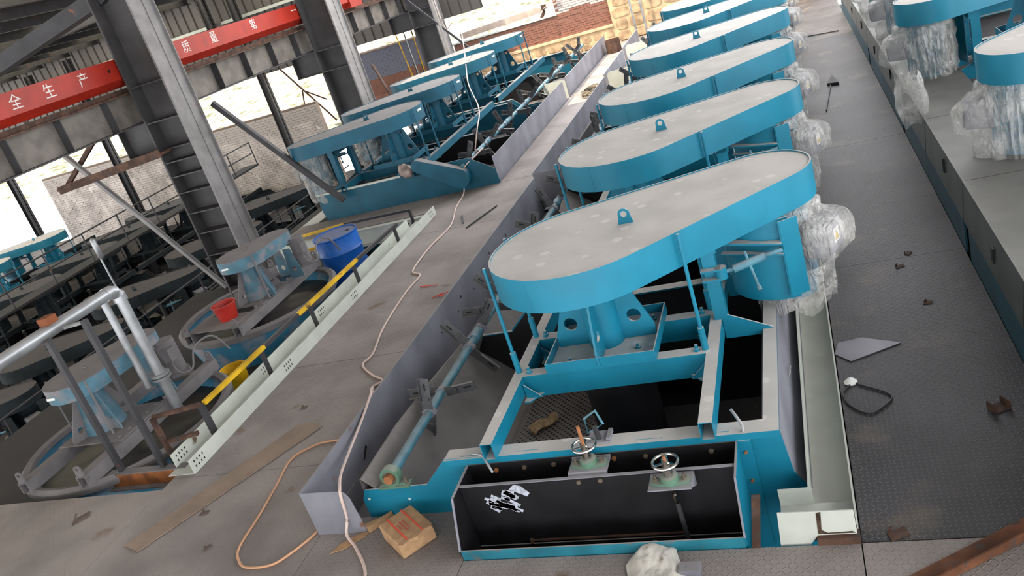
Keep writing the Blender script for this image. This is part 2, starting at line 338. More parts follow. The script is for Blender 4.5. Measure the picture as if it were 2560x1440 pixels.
# braces
t = tag(obj('diagonal_brace', MB().bar((-15.04, 13.45, 4.231), (-11.761, 13.45, -.576), .07, .07).bar((-15.04, 13.48, 4.231), (-11.761, 13.48, -.576), .01, .12), COLL), 'thin light grey angle brace crossing in front of the big column bracket', 'brace')
t = tag(obj('diagonal_brace', MB().bar((-11.0, 14.5, 2.95), (-8.98, 14.5, .40), .09, .10), STEEL), 'dark pipe brace sloping right from the big column towards the far row', 'brace')
t = thing('steel_platform_bracket', 'rusty brown triangular bracket arm hanging left of the big column', 'bracket', (-12.0, 13.6, 2.3))
obj('arm', MB().bar((.25, 0, .1), (-2.64, 0, -.05), .5, .05).bar((.25, -.25, .12), (-2.64, -.2, -.07), .03, .16), RUSTY, t)
obj('strut', MB().bar((-2.6, 0, -.05), (-1.33, 0, .70), .08, .08), RUSTY, t)
t = tag(obj('hanging_angle', MB().bar((-10.3, 20.4, 2.3), (-9.75, 20.4, -.0), .12, .03), RUSTY), 'vertical rusty angle bar hanging beside the second column', 'bar')
tag(obj('diagonal_brace', MB().bar((-9.6, 24.0, 3.6), (-9.55, 24.0, .2), .10, .05), COLL), 'pale upright angle bar in front of the blue-washed brick wall', 'bar')
tag(obj('diagonal_brace', MB().bar((-11.2, 25.5, 3.7), (-8.9, 25.5, .8), .05, .06), STEEL), 'thin black rod brace sloping down past the farthest column', 'brace')
# roof
def rz_(x): return 5.3 + .05 * (x + 32) if x < -11 else 6.35 + .12 * (x + 11)
t = struct(bpy.data.objects.new('ceiling', None)); C.objects.link(t)
for i in range(24):
    y = -22 + i * 2.2
    for (x0, x1, y1m) in ((-36, -11, 31), (-11, 9, 18.2)):  # second span is unseen, added to shade the near rows from the sun
        if y + 2.2 > y1m: continue
        m = TRANS if (i % 3 == 1 and x0 < -20) else ROOFM
        a, b = rz_(x0), rz_(x1 - .001)
        obj('roof_sheet', MB().add([(x0, y, a), (x1, y, b), (x1, y + 2.2, b), (x0, y + 2.2, a), (x0, y, a + .03), (x1, y, b + .03), (x1, y + 2.2, b + .03), (x0, y + 2.2, a + .03)], [(3, 2, 1, 0), (4, 5, 6, 7), (0, 1, 5, 4), (1, 2, 6, 5), (2, 3, 7, 6), (3, 0, 4, 7)]), m, t)
for k in range(15):
    x = -34 + k * 1.6; z = rz_(x)
    if x < -10.5: obj('purlin', MB().box(x - .04, x + .04, -20, 29, z - .22, z - .01).box(x - .04, x + .14, -20, 29, z - .24, z - .215), STEEL, t)
obj('rafter', MB().bar((-17.5, 14, 4.5), (-12.0, 14, 5.41), .3, .30).bar((-12.0, 14, 5.41), (-11.2, 14, 5.75), .3, .3), STEEL, t)
obj('rafter', MB().bar((-34, 21.2, 5.0), (-11, 21.2, 6.1), .3, .3), COLD, t)
# far gable: ribbed siding, one strip after another
sw = struct(bpy.data.objects.new('wall_far', None)); C.objects.link(sw)
def rib(x0, z0, z1):
    q = []
    for z in (z0, z1): q += [(x0, 29.3, z), (x0 + .30, 29.3, z), (x0 + .325, 29.36, z), (x0 + .365, 29.36, z), (x0 + .39, 29.3, z), (x0 + .39, 29.32, z), (x0 + .37, 29.38, z), (x0 + .32, 29.38, z), (x0 + .295, 29.32, z), (x0, 29.32, z)]
    mb = MB(); n = 10; mb.add(q, [(i, (i + 1) % n, n + (i + 1) % n, n + i) for i in range(n)] + [(0, 1, 8, 9), (10, 11, 18, 19)]); return mb
ribm = rib(0, 2.35, 6.1).mesh('siding_strip', [SIDING])
for k in range(65): meshobj('siding_strip', ribm, sw, (-35.6 + k * .395, 0, 0))
obj('ledge', MB().box(-35.6, -20.6, 29.12, 29.3, 4.55, 4.66).box(-20.2, -12.2, 29.12, 29.3, 4.55, 4.66), CREAM, sw)
for x, z1 in ((-33.7, 5.0), (-27.6, 5.2), (-29.9, 5.1), (-19.15, 5.6), (-20.4, 5.6)):
    z0 = -2.7 if x in (-33.7, -27.6, -19.15) else 3.7
    t = tag(obj('wind_post', MB().box(-.13, .13, -.02, .02, z0, z1).box(-.13, -.11, -.13, .13, z0, z1).box(.11, .13, -.13, .13, z0, z1), COLD if x > -21 else STEEL, loc=(x, 28.7, 0)),
            {-33.7: 'leftmost slim steel post against the sunlit wall', -27.6: 'slim grey post behind the rusty bracket arm', -29.9: 'dark upper wind post left in the ribbed siding', -19.15: 'dark round-edged post in front of the hillside view', -20.4: 'dark wind post on the siding above the red beam'}[x], 'post')
# brick walls (bricks as single parts, the rest of the courses joined)
def brickwall(name, label, x0, x1, z0, z1, y, bm, nmax, L=.25, Hh=.075, top=None, cap=None):
    t = thing(name, label, 'wall', (x0, y, 0))
    obj('mortar_core', MB().box(0, x1 - x0, .012, .22, z0, z1 - .005), MORTAR, t)
    me = MB().box(.006, L - .006, 0, .12, .006, Hh - .006).mesh('brick', [bm] if not isinstance(bm, tuple) else [bm[0]]); me2 = MB().box(.006, L - .006, 0, .12, .006, Hh - .006).mesh('brick', [bm[1]]) if isinstance(bm, tuple) else me
    rest = MB(); n = 0; rows = int((z1 - z0) / Hh)
    for r in range(rows - 1, -1, -1):
        x = -(r % 2) * L / 2
        while x < x1 - x0 - .01:
            a = max(x, 0); b = min(x + L, x1 - x0)
            z = z0 + r * Hh; pr = random.uniform(-.012, .012)
            mm = me2 if isinstance(bm, tuple) and z > bm[2] + .15 * noise.noise(Vector((x, z * 3, 0))) else me
            if b - a > L * .9 and n < nmax: meshobj('brick', mm, t, (x, pr, z)); n += 1
            elif b - a > .03: rest.box(a + .006, b - .006, pr, pr + .12, z + .006, z + Hh - .006)
            x += L
    if rest.v:
        o = obj('bricks', rest, me2 if not isinstance(me2, bpy.types.Mesh) else me2.materials[0] if False else (bm[0] if isinstance(bm, tuple) else bm), t); o['kind'] = 'stuff'
    if cap: obj('coping', MB().box(-.03, x1 - x0 + .03, -.05, .26, z1, z1 + .05), cap, t)
    return t
brickwall('brick_wall', 'long sunlit pale brick wall behind the old machine rows', -33.0, -17.9, -2.68, .80, 29.6, BRICK2, 300, .3, .1)
brickwall('brick_wall', 'brick wall washed blue above and red below, left of the farthest column', -16.9, -11.9, -.2, 2.0, 29.7, (BRICK, BRICKB, .95), 300, .28, .09, cap=CONC)
brickwall('brick_wall', 'red brick wall with a thin white coping behind the far belt covers', -11.4, -7.45, .62, 1.4, 29.2, BRICK, 300, .25, .075, cap=CREAM)
brickwall('brick_wall', 'taller brick wall, white-washed on top, beside the yellow stone wall', -7.45, -5.6, .62, 3.0, 29.2, (BRICK, BRICK2, 1.45), 300, .25, .08)
t = thing('stone_plinth', 'yellow flagstone plinth under the red brick wall at the deck end', 'wall', (-11.4, 29.0, 0))
obj('mortar_core', MB().box(0, 5.8, .03, .5, -1, .55).box(0, 5.8, -.02, .5, .55, .62), STMORT, t)
def stones(t, x0, x1, z0, z1, s, y):
    z = z0
    while z < z1 - .1:
        h = s * random.uniform(.7, 1.0); h = min(h, z1 - z); x = x0 + random.uniform(0, .1)
        while x < x1 - .1:
            w_ = min(s * random.uniform(.8, 1.9), x1 - x); n = 9
            lo = [(x + w_ / 2 + (w_ / 2 - .02) * math.copysign(abs(math.cos(a)) ** .6, math.cos(a)) * random.uniform(.86, 1), z + h / 2 + (h / 2 - .015) * math.copysign(abs(math.sin(a)) ** .6, math.sin(a)) * random.uniform(.86, 1)) for a in [2 * PI * i / n for i in range(n)]]
            obj('stone', MB().prism(lo, 'xz', y - random.uniform(.01, .04), y + .08), STONE, t); x += w_
        z += h
stones(t, 0, 5.8, 0, .55, .30, .03)
t = thing('stone_wall', 'tall yellow flagstone wall at the far right end of the aisle', 'wall', (-5.6, 29.0, 0))
obj('mortar_core', MB().box(0, 7, .03, .5, -1, 3.2), STMORT, t)
stones(t, 0, 7, 0, 3.2, .42, .03)
tag(obj('concrete_slab', MB().prism([(0, 1.45), (3.1, 1.56), (3.2, 1.72), (3.0, 1.78), (0, 1.66)], 'xz', 0, .5), CONC, loc=(-11.3, 29.9, 0)), 'long concrete slab lying behind the top of the red brick wall', 'slab')
tag(obj('scrap_pipe', MB().tube([(-8.0, 29.3, 1.45), (-7.85, 29.3, 1.62), (-7.82, 29.3, 1.82)], .06, 8).cyl((-7.83, 29.3, 1.7), (-7.83, 29.3, 1.85), .1), RUSTY), 'rusty bent pipe stub on top of the brick wall', 'pipe')
tag(obj('scrap_bar', MB().bar((-7.8, 29.1, 1.74), (-7.2, 29.1, 1.95), .08, .03), CONC), 'thin bar leaning from the pipe stub to the taller brick wall', 'bar')
for i, (a, b) in enumerate((((-4.83, 28.6, 2.6), (-4.81, 28.6, .02)), ((-4.52, 28.6, 2.6), (-4.47, 28.6, .02)))):
    tag(obj('scaffold_pole', MB().cyl(a, b, .035), SILVER), ('left' if i == 0 else 'right') + ' one of two upright pipes before the yellow stone wall', 'pole')
t = thing('pole_bundle', 'bundle of thin poles leaning beside the farthest column', 'poles', (-12.5, 28.4, 0))
for i in range(6): obj('pole', MB().cyl((-.35 + i * .1, 0, -.6), (-.75 + i * .17 + .2 * (i % 2), .3, 3.0), .022), (YEL, STEEL, SILVER, COLD, YEL, SILVER)[i], t)
t = tag(obj('bare_tripod', MB().cyl((-17.6, 30.2, -.2), (-19.2, 30.2, 2.3), .035).cyl((-18.9, 30.2, .2), (-18.6, 30.2, 1.3), .03).cyl((-18.6, 30.2, 1.3), (-17.7, 30.2, .7), .03), RUSTY), 'rusty thin tripod of bars outside on the low wall', 'frame')
tag(obj('far_frame', MB().cyl((-16.6, 33.5, -.2), (-18.8, 33.5, 1.9), .07).cyl((-17.6, 33.5, .9), (-15.8, 33.5, .0), .05).cyl((-19.2, 33.5, .7), (-16.9, 33.5, 1.4), .05), CREAM), 'white timber frame standing outside on the bright ground', 'frame')
# ============================================================ DRIVE UNIT (belt drive of a flotation cell)
def fin(sgn, axis, hole2=True):
    lo = [(.10, .69), (.44, .69), (.44, .80), (.215, 1.38), (.10, 1.38)]
    lo = [(sgn * a, z) for a, z in lo]
    holes = [circ(sgn * .285, .90, .062, 16, rev=True)] + ([circ(sgn * .19, 1.25, .035, 12, rev=True)] if hole2 else [])
    return MB().prism([lo] + holes, 'xz' if axis == 'x' else 'yz', -.01, .01)
def make_unit(label, T, MT, MM, motor_only=False, label_plate=False):
    t = thing('flotation_drive', label, 'belt drive', (0, 0, 0))
    cap0 = capsule(0, 0, .783, 1.435, .85, .457); cap1 = capsule(0, 0, .768, 1.435, .85, .442)
    cv = obj('belt_cover', MB().prism([cap0], 'xy', 1.395, 1.672), T, t, ang=30)
    obj('rim', MB().prism([cap0, cap1[::-1]], 'xy', 1.672, 1.682), T, cv, ang=30)
    lg = [(-.065, 0), (.065, 0), (.05, .07)] + circ(0, .085, .05, 8, 0, PI) + [(-.05, .07)]
    obj('lifting_lug', MB().prism([[(x + .39, z + 1.672) for x, z in lg], circ(.39, 1.757, .027, 12, rev=True)], 'xz', .142, .154), T, cv)
    obj('weld_seam', MB().box(1.02, 1.03, -.34, -.30, 1.4, 1.67) if False else MB().cyl((-.3, -.7235, 1.4), (-.3, -.7235, 1.67), .003, n=4), T, cv)
    if label_plate: obj('label_plate', MB().box(-.66, -.52, -.55, -.53, 1.55, 1.58), WHITE, cv)
    for x, y, z1 in ((-.765, -.31, 1.68), (.868, -.33, 1.68), (-.765, .33, 1.68), (.87, .36, 1.40)):
        r = obj('stay_rod', MB().cyl((x, y, .80), (x, y, z1), .0155, n=10).cyl((x, y, .66), (x, y, .86), .027, n=10), T, t)
    hs = obj('spindle_housing', MB().cyl((0, 0, .68), (0, 0, 1.36), .155, n=24).cyl((0, 0, 1.33), (0, 0, 1.40), .21, n=24), T, t)
    for s_, a_ in ((1, 'x'), (-1, 'x'), (1, 'y'), (-1, 'y')): obj('gusset_fin', fin(s_, a_), T, t)
    tr = obj('base_tray', MB().box(-.47, .48, -.43, .43, .665, .682).box(-.47, .48, -.43, -.42, .682, .765).box(-.47, .48, .42, .43, .682, .765).box(-.47, -.46, -.42, .42, .682, .765).box(.47, .48, -.42, .42, .682, .765), T, t)
    for x, y in ((-.28, -.3), (-.16, -.36), (.13, -.36), (.3, -.2), (.38, .28), (-.3, .3)):
        obj('bolt', MB().cyl((x, y, .682), (x, y, .70), .026, n=6).cyl((x, y, .70), (x, y, .73), .014, n=8), T, tr)
    for y in (-.34, .31):
        cb = obj('cross_beam', MB().box(-.71, .875, y - .06, y + .06, .648, .66).box(-.71, .875, y - .06, y - .048, .46, .648).box(-.71, .875, y - .06, y + .06, .45, .46), T, t)
        for x, d in ((-.712, 1), (.877, -1)):
            obj('corner_gusset', MB().prism([(x, y - .06), (x, y - .19), (x + d * .05, y - .19), (x + d * .16, y - .06)], 'xy', .47, .482).prism([(x + d * .01, .48), (x + d * .01, .62), (x + d * .15, .48)], 'xz', y - .13, y - .12), T, cb)
        for x in (-.66, .80): obj('bolt', MB().cyl((x, y, .66), (x, y, .685), .028, n=6).cyl((x, y, .685), (x, y, .715), .015, n=8), T, cb)
    # motor side: frame, swing plate, turnbuckle
    fr = obj('motor_frame', MB().box(.92, 1.03, .14, .24, .66, 1.37).box(.92, 1.03, .92, 1.02, .66, 1.37).box(.92, 1.05, .14, 1.02, 1.27, 1.38), T, t)
    for y in (.15, .95): obj('frame_gusset', MB().prism([(.98, .72), (.98, .47), (1.38, .47), (1.38, .52)], 'xz', y - .008, y + .008), T, fr)
    a0, a1 = math.radians(165), math.radians(288)
    sh = circ(1.50, .78, .44, 20, a0, a1) + circ(1.50, .78, .425, 20, a0, a1)[::-1]
    obj('motor_seat', MB().prism(sh, 'xy', .66, 1.39), T, t, ang=40)
    obj('swing_plate', MB().prism([(1.555, .29), (1.57, .285), (1.71, .36), (1.70, .37)], 'xy', .70, 1.385), T, t)
    obj('shelf_bracket', MB().bar((1.06, .42, 1.14), (1.57, .30, 1.10), .09, .015).bar((1.06, .42, 1.04), (1.57, .30, 1.0), .07, .015), T, t, loc=(0, 0, .1))
    tb = obj('turnbuckle', MB().cyl((1.16, .13, .98), (1.42, .20, 1.02), .036, n=14), SHAFT, t, loc=(0, 0, .13))
    obj('clevis', MB().box(.90, 1.06, .07, .17, 1.005, 1.02).box(.90, 1.06, .07, .17, .92, .935).cyl((1.06, .12, .92), (1.06, .12, 1.02), .05, n=14), T, tb)
    obj('threaded_rod', MB().cyl((1.07, .12, .97), (1.17, .135, .98), .018, n=8), SHAFT, tb); obj('threaded_rod', MB().cyl((1.40, .195, 1.02), (1.56, .23, 1.035), .018, n=8), SHAFT, tb)
    obj('tommy_bar', MB().cyl((1.27, .20, 1.09), (1.34, .06, .80), .012, n=8).cyl((1.335, .075, .82), (1.343, .055, .79), .02, n=8), SHAFT, tb)
    mo = obj('motor', MB().cyl((1.56, .80, .58), (1.56, .80, 1.36), .20, n=28).cyl((1.56, .80, .52), (1.56, .80, .60), .215, n=28).cyl((1.56, .80, 1.34), (1.56, .80, 1.39), .25, n=28), MM, t)
    f = MB()
    for k in range(28):
        a = 2 * PI * k / 28; f.T = Matrix.Translation((1.56, .80, 0)) @ Matrix.Rotation(a, 4, 'Z'); f.box(.195, .235, -.006, .006, .66, 1.28)
    obj('cooling_fins', f, MM, mo)
    b = MB(); b.T = Matrix.Translation((1.56, .80, 0)) @ Matrix.Rotation(math.radians(-24), 4, 'Z'); b.box(.18, .44, -.15, .15, .90, 1.2).box(.44, .465, -.135, .135, .92, 1.18)
    tbx = obj('terminal_box', b, GREY, mo, bev=.012)
    l = MB(); l.T = b.T; l.box(.465, .468, -.05, .05, 1.0, 1.12); l.m = 1; l.box(.468, .470, -.035, .035, 1.02, 1.035)
    l.add([(.4685, -.036, 1.02), (.4685, .036, 1.02), (.4685, 0, 1.095), (.470, -.036, 1.02), (.470, .036, 1.02), (.470, 0, 1.095)], [(3, 4, 5), (0, 2, 1), (0, 1, 4, 3), (1, 2, 5, 4), (2, 0, 3, 5)])
    obj('warning_label', l, [WHITE, YLAB], tbx)
    return t
# bag: a wrinkled skin around the motor
def bag_mesh(seed, box=True, hh=(.42, 1.40), r0=.30, amp=.05):
    q = []; nu, nv = 128, 84; A0 = math.radians(-24)
    ridge = lambda p: (1 - abs(noise.noise(p)) * 3.2)
    for j in range(nv + 1):
        v = j / nv; z = hh[1] + (hh[0] - hh[1]) * v
        for i in range(nu):
            a = 2 * PI * i / nu; c, s = math.cos(a), math.sin(a); r = r0
            da = (a - A0 + PI) % (2 * PI) - PI
            if box and abs(da) < 1.25:
                zz = max(0, 1 - abs((z - 1.05) / .215) ** 5)
                rb_ = min(.505 / max(.3, math.cos(da)), .54) if abs(da) < .36 else .54 * max(0, math.cos((abs(da) - .36) * 1.9))
                r = max(r, r0 + (rb_ - r0) * zz, r0 + (rb_ - r0) * .35 * (v > .4) * max(0, 1 - (v - .4) * 1.2))
            p = Vector((c * 2.2 + seed, s * 2.2, z * 1.5))
            t_ = Vector((a * 2.6 + z * 2.2 + seed, z * 1.3, seed))
            r += amp * .55 * noise.noise(p) + amp * .42 * ridge(p * 1.9) * .6 + amp * .5 * ridge(Vector((c * 5 + seed, s * 5, z * 1.6 + c))) * .5 + amp * .12 * ridge(p * 5)
            r *= 1 - .3 * max(0, (.05 - v) / .05)
            if v > .8: r *= 1 + .12 * math.sin((v - .8) * 16) * noise.noise(Vector((c * 3, s * 3, seed)))
            q.append((r * c, r * s, z + .10 * noise.noise(Vector((c * 1.7 + seed, s * 1.7, 0))) * v))
    mb = MB(); mb.add(q, [(j * nu + i, j * nu + (i + 1) % nu, (j + 1) * nu + (i + 1) % nu, (j + 1) * nu + i) for j in range(nv) for i in range(nu)])
    return mb.mesh('plastic_bag', [PLASTIC], 50)
bags = [bag_mesh(1.3), bag_mesh(7.7, amp=.06)]
unit0 = make_unit('x', TEAL, None, MOTOR)
unit0.location = (-1.93, 6.30, 0); unit0['group'] = 'new belt drives in the right row'
RL = ['nearest teal belt drive of the right row with its hinged turnbuckle in full view', 'second teal belt drive from the near end of the right row', 'third teal belt drive from the near end of the right row', 'fourth teal belt drive from the near end of the right row', 'fifth teal belt drive from the near end, third from the back of the right row', 'sixth and farthest visible teal belt drive of the right row by the yellow stone wall']
ORD = ['nearest', 'second', 'third', 'fourth', 'fifth', 'farthest']
YR = [6.30, 9.08, 11.72, 14.70, 17.45, 20.0]
def bag(x, y, k, label, rz=0, me=None, z=0, grp='clear bags round the motors'):
    o = meshobj('plastic_bag', me or bags[k % 2], None, (x, y, z), rz); return tag(o, label, 'plastic bag', grp)
for k, y in enumerate(YR):
    u = unit0 if k == 0 else dup(unit0, None, (-1.93, y, 0)); u['label'] = RL[k]
    a = .0 if k == 0 else random.uniform(-.12, .12)
    bag(-1.93 + 1.58, y + .79, k, 'clear bubble-wrap bag round the motor of the ' + ORD[k] + ' right-row drive', a)
def reunit(src, T0, T1, extra=None):
    sw_ = {}
    def walk(o):
        if o.data and o.data.name not in sw_:
            me = o.data.copy()
            for i, m in enumerate(me.materials):
                if m == T0: me.materials[i] = T1
                elif extra and m in extra: me.materials[i] = extra[m]
            sw_[o.data.name] = me
        for c in kids(o): walk(c)
    walk(src); return sw_
swL = reunit(unit0, TEAL, TEAL2)
unitL = dup(unit0, None, (-8.05, 15.75, 0), PI, 'nearest teal belt drive of the left row behind the slanted chain guard', swL); unitL['group'] = 'belt drives in the left row'
for c in kids(unitL):
    if c.name.startswith('belt_cover'): obj('label_plate', MB().box(-.79, -.765, -.02, .14, 1.57, 1.61), WHITE, c)
YL = [15.75, 18.25, 21.15, 24.0]
LL = ['', 'second teal belt drive of the left row', 'third teal belt drive of the left row', 'farthest teal belt drive of the left row in front of the red brick wall']
for k in (1, 2, 3): dup(unitL, None, (-8.05, YL[k], 0), PI, LL[k])
for k in range(4): bag(-8.05 - 1.58, YL[k] - .79, k + 1, 'clear bag hanging round the motor of the ' + ['nearest', 'second', 'third', 'farthest'][k] + ' left-row drive', PI + .06 * k)
# right-hand machine line, motors towards the walkway
big = [bag_mesh(3.1, hh=(.05, 1.45), r0=.31, amp=.07), bag_mesh(5.9, hh=(.1, 1.42), r0=.34, amp=.09)]
R3 = [((3.44, 9.81), 'nearest belt drive at the right edge of the picture with a rounded teal cover end'), ((3.16, 13.43), 'belt drive at the top right corner behind the big bubble-wrapped motor'), ((3.25, 16.6), 'third belt drive of the right-hand line, mostly above the picture'), ((3.25, 19.4), 'fourth belt drive of the right-hand line')]
for k, ((x, y), lb) in enumerate(R3):
    u = dup(unit0, None, (x, y, .12), PI, lb); u['group'] = 'belt drives in the right-hand line'
    o = bag(x - 1.57, y - .80, k, ['big crumpled clear bag round the motor at the right edge', 'big shiny clear bag round the motor above the walkway, second from the right edge', 'clear bag round the third motor along the walkway', 'clear bag round the fourth motor along the walkway'][k], PI + .15 * k, big[k % 2], .1, 'clear bags in the right-hand line')
mb = MB()
q = []
for j in range(15):
    v = j / 14
    for i in range(24):
        a = 2 * PI * i / 24; r = (.10 + .10 * math.sin(v * 2.6) + .03 * noise.noise(Vector((math.cos(a) * 2, math.sin(a) * 2, v * 4)))) * (1 - .2 * v)
        q.append((1.17 + r * math.cos(a), 10.9 + r * math.sin(a) * .9, 1.25 - .62 * v + .04 * math.sin(3 * a)))
mb.add(q, [(j * 24 + i, j * 24 + (i + 1) % 24, (j + 1) * 24 + (i + 1) % 24, (j + 1) * 24 + i) for j in range(14) for i in range(24)])
tag(obj('plastic_bag_tail', mb, PLASTIC, ang=80), 'loose white plastic bag end hanging over the edge of the right-hand line', 'plastic bag')
# ============================================================ FLOTATION TANKS
PERF = mat('perforated_plate', rgb(112, 104, 100), .7, var=.12)
def perf(m):
    t = m.node_tree; N = t.nodes; L = t.links; b = N['Principled BSDF']; tc = N.new('ShaderNodeTexCoord')
    mp = N.new('ShaderNodeMapping'); mp.inputs['Rotation'].default_value = (0, 0, .78); mp.inputs['Scale'].default_value = (21, 21, 0); L.new(tc.outputs['Object'], mp.inputs[0])
    v = N.new('ShaderNodeTexVoronoi'); v.inputs['Randomness'].default_value = 0; L.new(mp.outputs[0], v.inputs['Vector']); v.inputs['Scale'].default_value = 1
    r = N.new('ShaderNodeMath'); r.operation = 'LESS_THAN'; r.inputs[1].default_value = .27; L.new(v.outputs['Distance'], r.inputs[0])
    mx = N.new('ShaderNodeMix'); mx.data_type = 'RGBA'; src = b.inputs['Base Color'].links[0].from_socket; L.new(r.outputs[0], mx.inputs[0]); L.new(src, mx.inputs[6]); mx.inputs[7].default_value = (.004, .004, .004, 1); L.new(mx.outputs[2], b.inputs['Base Color'])
perf(PERF)
PROF = [(-2.0, -.9), (-2.08, -.02), (-2.08, .19), (-2.03, .285), (-1.43, .29), (-1.19, .52), (1.40, .50), (1.44, .14), (1.53, -.02), (1.53, -.9)]
def tank(label, xc, y0, L, rz, cells, T, zlip, flip=False, fullfront=False):
    yc = y0 + L / 2; t = thing('flotation_tank', label, 'tank', (xc, yc, 0), rz, 'flotation tanks'); h = L / 2
    prof = PROF
    for y in (-h, h - .012): obj('end_wall', MB().prism(prof, 'xz', y, y + .012), T, t)
    in_ = [(-1.95, -.9), (-2.0, .15), (-1.95, .262), (-1.41, .27), (-1.17, .49), (1.28, .49), (1.28, -.9)]
    for c in cells[:-1] + [None]:
        y = (c if c is not None else h - .10)
        obj('partition', MB().prism(in_, 'xz', y, y + .02), BLACK, t)
        obj('partition_rim', MB().box(-1.17, 1.28, y - .05, y + .07, .49, .505).bar((-1.41, y + .01, .275), (-1.17, y + .01, .495), .03, .012, (0, 1, 0)).box(-1.95, -1.41, y - .005, y + .025, .262, .275), T, t)
    obj('rim', MB().box(-1.19, 1.40, -h, -h + .13, .50, .515).box(-1.19, 1.40, -h - .02, -h, .46, .515), T, t)
    obj('rim', MB().box(-1.19, 1.40, h - .13, h, .50, .515), T, t)
    obj('rim', MB().box(1.29, 1.40, -h + .13, h - .13, .50, .515), T, t)
    for k in range(int(L / .55)): obj('rim_slot', MB().box(-1.05 + k * .48, -.86 + k * .48, -h + .022, -h + .034, .515, .519), T, t) if k < 5 else None
    obj('side_wall', MB().prism([(1.385, .5), (1.405, .5), (1.435, .14), (1.54, -.02), (1.54, -.9), (1.52, -.9), (1.52, -.02), (1.42, .14)], 'xz', -h + .012, h - .012), GREY, t)
    obj('side_liner', MB().box(1.28, 1.292, -h + .02, h - .1, -.9, .50), BLACK, t)
    # sloping froth lip and inner front wall
    mb = MB(); ys = [-h + .012 + (L - .13) * i / 10 for i in range(11)]; q = []
    for y in ys:
        z = zlip(y + h); q += [(-2.045, y, -.3), (-2.045, y, z), (-2.03, y, z), (-.95, y, -.75)]
    mb.add(q, [(4 * i + j, 4 * i + j + 1, 4 * i + 5 + j, 4 * i + 4 + j) for i in range(10) for j in range(3)])
    obj('front_slope', mb, GREY2, t)
    obj('bottom_plate', MB().box(-2, 1.5, -h + .02, h - .02, -.93, -.9), BLACK, t)
    obj('floor_rail', MB().box(-1.36, -1.14, -h + .15, h - .2, -.30, -.27).box(-1.17, -1.13, -h + .15, h - .2, -.27, -.23), GREY2, t)
    for k, c in enumerate(cells):
        y1 = (-h if k == 0 else cells[k - 1]) + .06
        obj('perforated_plate', MB().box(-1.13, -.1, y1, min(c - .05, h - .15), -.225, -.21), PERF, t)
    return t
def beams(t, T, segs, h):
    for a, b in segs:
        for x0 in (-.81, .875):
            y0, y1 = a - h, b - h
            obj('support_beam', MB().box(x0, x0 + .006, y0, y1, .515, .66).box(x0 + .094, x0 + .10, y0, y1, .515, .66).box(x0 + .006, x0 + .094, y0, y1, .654, .66).box(x0 + .006, x0 + .094, y0, y1, .515, .521), T, t)
def tubes(t, ys, yc, s):
    for y in ys: obj('draft_tube', MB().cyl((0, s * (y - yc), -.88), (0, s * (y - yc), .42), .31, n=32).cyl((0, s * (y - yc), -.8), (0, s * (y - yc), .7), .05), RUBW, t)
zl = lambda d: .385 if d < 1 else max(.10, .385 - .10 * (d - 1)); zf = lambda d: .14
T1 = tank('near flotation tank of the right row with black rubber lining', -1.93, 4.99, 8.15, 0, [-4.075 + 2.62, -4.075 + 5.4, 4.05], TEAL, zl)
beams(T1, TEAL, [(-.06, 8.0)], 4.075); tubes(T1, YR[:3], 9.065, 1)
T2 = tank('second flotation tank of the right row, under the fourth to sixth drives', -1.93, 13.25, 8.0, 0, [-1.3, 1.4, 4.0], TEAL, zf); beams(T2, TEAL, [(.1, 7.8)], 4); tubes(T2, YR[3:], 17.25, 1)
T3 = tank('farthest flotation tank of the right row at the stone wall', -1.93, 21.4, 6.6, 0, [0, 3.3], TEAL, zf)
L1 = tank('near flotation tank of the left row behind the plain teal front panel', -8.05, 14.73, 5.35, PI, [0, 2.6], TEAL2, zf); beams(L1, TEAL2, [(.1, 5.45)], 2.675); tubes(L1, YL[:2], 17.405, -1)
L2 = tank('far flotation tank of the left row in front of the brick wall', -8.05, 20.3, 6.3, PI, [0, 3.1], TEAL2, zf); beams(L2, TEAL2, [(1.0, 6.2)], 3.15); tubes(L2, YL[2:], 23.45, -1)
# plain front panel of the left row
fp = thing('front_panel', 'teal front panel with rust spots closing the left row at deck level', 'panel', (-7.68, 14.71, 0))
obj('panel', MB().prism([(-1.95, 0.0), (2.0, 0.0), (1.98, .30), (1.5, .62), (-.05, .62), (-.1, .55), (-1.98, .55), (-2.0, .2)], 'xz', -.015, 0), TEAL2, fp)
obj('top_bar', MB().box(-2.0, .0, -.03, .03, .55, .585), CREAM, fp)
cg = thing('chain_guard', 'teal capsule-shaped chain guard slanting down to the left paddle shaft', 'guard', (-6.75, 14.62, 0))
cgp = capsule(.36, .30, .20, -.42, .72, .125, 14)
obj('guard_body', MB().prism([cgp], 'xz', -.13, .05), TEAL2, cg, bev=.006)
obj('sprocket_hub', MB().cyl((.36, .05, .30), (.36, .25, .30), .05), SHAFT, cg)
mb = MB(); q = []
for j in range(9):
    for i in range(16):
        a = 2 * PI * i / 16; v = j / 8; r = (.08 + .06 * math.sin(v * PI)) * (1 + .35 * noise.noise(Vector((i * .9, j * .8, 1))))
        if j in (0, 8): r *= .2
        q.append((-7.62 + v * .30, 14.58 + r * math.cos(a) * .8, .70 + r * math.sin(a) - .05 * v))
mb.add(q, [(j * 16 + i, j * 16 + (i + 1) % 16, (j + 1) * 16 + (i + 1) % 16, (j + 1) * 16 + i) for j in range(8) for i in range(16)])
tag(obj('wrapped_parcel', mb, [mat('pinkish_wrapped_plastic', rgb(158, 140, 132), .4, var=.35, vs_=9)], ang=50), 'small crumpled plastic-wrapped parcel stuck at the left end of the chain guard', 'parcel')
